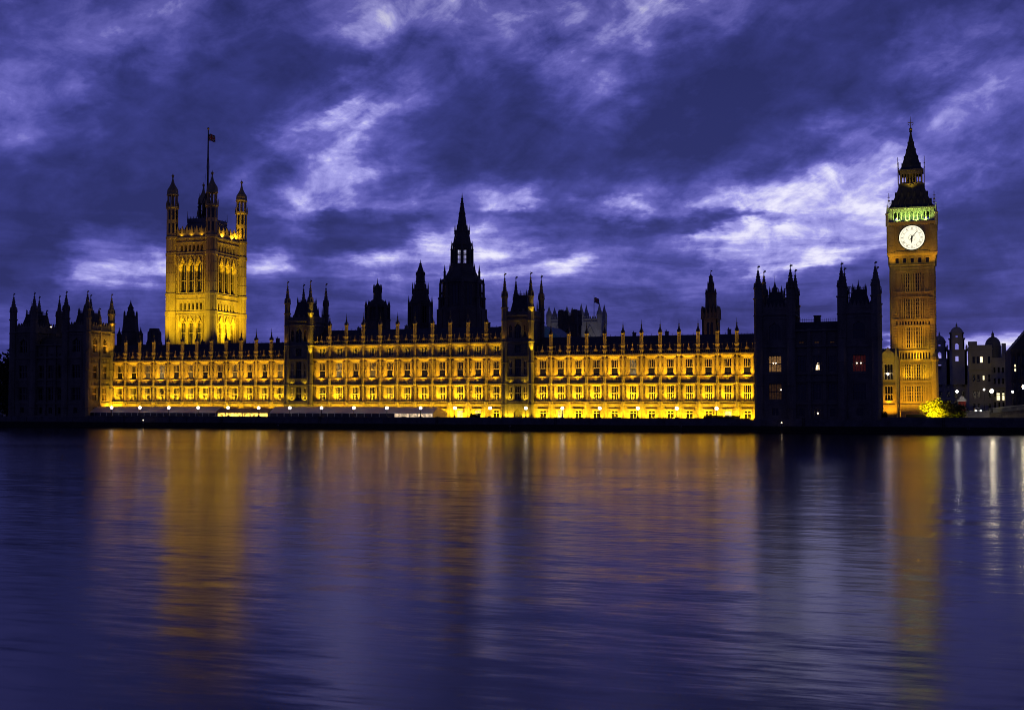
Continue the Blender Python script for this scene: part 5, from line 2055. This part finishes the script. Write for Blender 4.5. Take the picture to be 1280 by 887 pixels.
# ------------------------------------------------------------------ trees and shrubs
def tree(label, x, y, z, rx, ry, rz, n, mat, group=None, seed=1, leaf=.34, trunk=.22):
    rnd = random.Random(seed)
    t = thing('tree', label, 'tree', (x, y, z), group)
    m = M()
    zc = z + rz * 1.15
    m.lathe(x, y, [(z, trunk * 1.4), (z + .5, trunk), (zc, trunk * .6)], 8)
    limbs = []
    for k in range(9):
        a = rnd.uniform(0, 6.28)
        e = rnd.uniform(.1, 1.1)
        d = (math.cos(a) * math.cos(e), math.sin(a) * math.cos(e), math.sin(e))
        tip = (x + d[0] * rx * .75, y + d[1] * ry * .75, zc + (d[2] - .25) * rz * .8)
        m.bar((x, y, z + rz * rnd.uniform(.5, .95)), tip, trunk * .3, 0, 5)
        limbs.append(tip)
    m.build('trunk', BARK, t)
    m = M()
    clumps = []
    for k in range(34):
        while True:
            p = (rnd.uniform(-1, 1), rnd.uniform(-1, 1), rnd.uniform(-1, 1))
            d = math.sqrt(sum(q * q for q in p))
            if .35 < d < 1:
                break
        clumps.append((x + p[0] * rx * .85, y + p[1] * ry * .85, zc + p[2] * rz * .85, rnd.uniform(.2, .42)))
    for k in range(n):
        cx_, cy_, cz_, cr = rnd.choice(clumps)
        px, py, pz = cx_ + rnd.gauss(0, cr * rx * .55), cy_ + rnd.gauss(0, cr * ry * .55), cz_ + rnd.gauss(0, cr * rz * .55)
        if pz < z + .25:
            continue
        s = leaf * rnd.uniform(.5, 1.25)
        a = Vector((rnd.gauss(0, 1), rnd.gauss(0, 1), rnd.gauss(0, 1))).normalized() * s
        b = Vector((rnd.gauss(0, 1), rnd.gauss(0, 1), rnd.gauss(0, 1)))
        b = a.cross(b).normalized() * s * .6
        c = Vector((px, py, pz))
        m.add([tuple(c - a), tuple(c + b), tuple(c + a), tuple(c - b)], [(0, 1, 2, 3)])
    m.build('crown', mat, t)


tree('yellow floodlit bushy tree on the embankment below the clock tower', 2.0, -4.0, 3.0, 3.9, 3.0, 2.6, 6500, LEAF, seed=5, leaf=.24)
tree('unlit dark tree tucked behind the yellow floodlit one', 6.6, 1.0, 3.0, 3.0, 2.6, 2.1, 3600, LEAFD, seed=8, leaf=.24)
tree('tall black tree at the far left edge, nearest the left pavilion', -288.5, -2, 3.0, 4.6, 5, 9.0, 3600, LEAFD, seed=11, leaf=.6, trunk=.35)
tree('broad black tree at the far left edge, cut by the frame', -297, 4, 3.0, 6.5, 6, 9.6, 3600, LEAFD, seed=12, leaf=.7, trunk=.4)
spot(-.6, -10.0, 3.3, (1.0, -4.4, 7.0), 46000, 80, (1.0, .72, .012))

for k, (x, w, hh, lab) in enumerate([(-51.5, 9.5, 1.15, 'long clipped dark hedge on the terrace beside the right pavilion'),
                                     (-121.0, 3.0, 1.5, 'rounded dark shrub on the terrace just left of the arched river door'),
                                     (-11.0, 2.4, 2.2, 'dark rounded bush at the foot of the narrow gabled range')]):
    t = thing('shrub', lab, 'shrub', (x, -9.5, 2.96))
    m = M()
    m.bar((x, -9.5, 2.96), (x, -9.5, 2.96 + hh * .6), .07)
    m.build('stem', BARK, t)
    rnd = random.Random(40 + k)
    m = M()
    for q in range(int(240 * w)):
        px, py, pz = x + rnd.uniform(-1, 1) * w / 2, -9.5 + rnd.uniform(-.7, .7), 2.96 + rnd.uniform(.05, 1) * (hh + rnd.uniform(-.2, .25))
        a = Vector((rnd.gauss(0, 1), rnd.gauss(0, 1), rnd.gauss(0, 1))).normalized() * .2
        b = a.cross(Vector((rnd.gauss(0, 1), rnd.gauss(0, 1), rnd.gauss(0, 1)))).normalized() * .13
        c = Vector((px, py, pz))
        m.add([tuple(c - a), tuple(c + b), tuple(c + a), tuple(c - b)], [(0, 1, 2, 3)])
    m.build('foliage', LEAFD, t)

# posts and markers standing in the river
for x, h, lit, lab in [(-227.0, 2.2, True, 'thin river post with a tiny white light before the left white marquee'),
                       (-180.2, 1.7, False, 'thin dark river post below the first river tower'),
                       (-108.2, 1.9, False, 'thin dark river post below the second river tower'),
                       (-61.0, 2.1, False, 'thin dark river post below the brightest wing'),
                       (-35.2, 2.4, True, 'thin river post with a tiny light below the unlit right pavilion'),
                       (9.2, 2.0, False, 'thin dark river post at the right, beyond the clock tower reflection')]:
    t = thing('river_post', lab, 'post', (x, -16.5, -1.5), 'posts standing in the river')
    m = M()
    m.lathe(x, -16.5, [(-1.5, .17), (h - .3, .15), (h, .05)], 8)
    m.build('pile', IRON, t)
    m = M()
    m.box(x - .3, x + .3, -16.55, -16.45, h - .7, h - .45)
    m.build('marker_board', GREY, t)
    if lit:
        m = M()
        m.ball((x, -16.5, h + .2), .16, n=8)
        m.build('marker_light', SPARK, t)
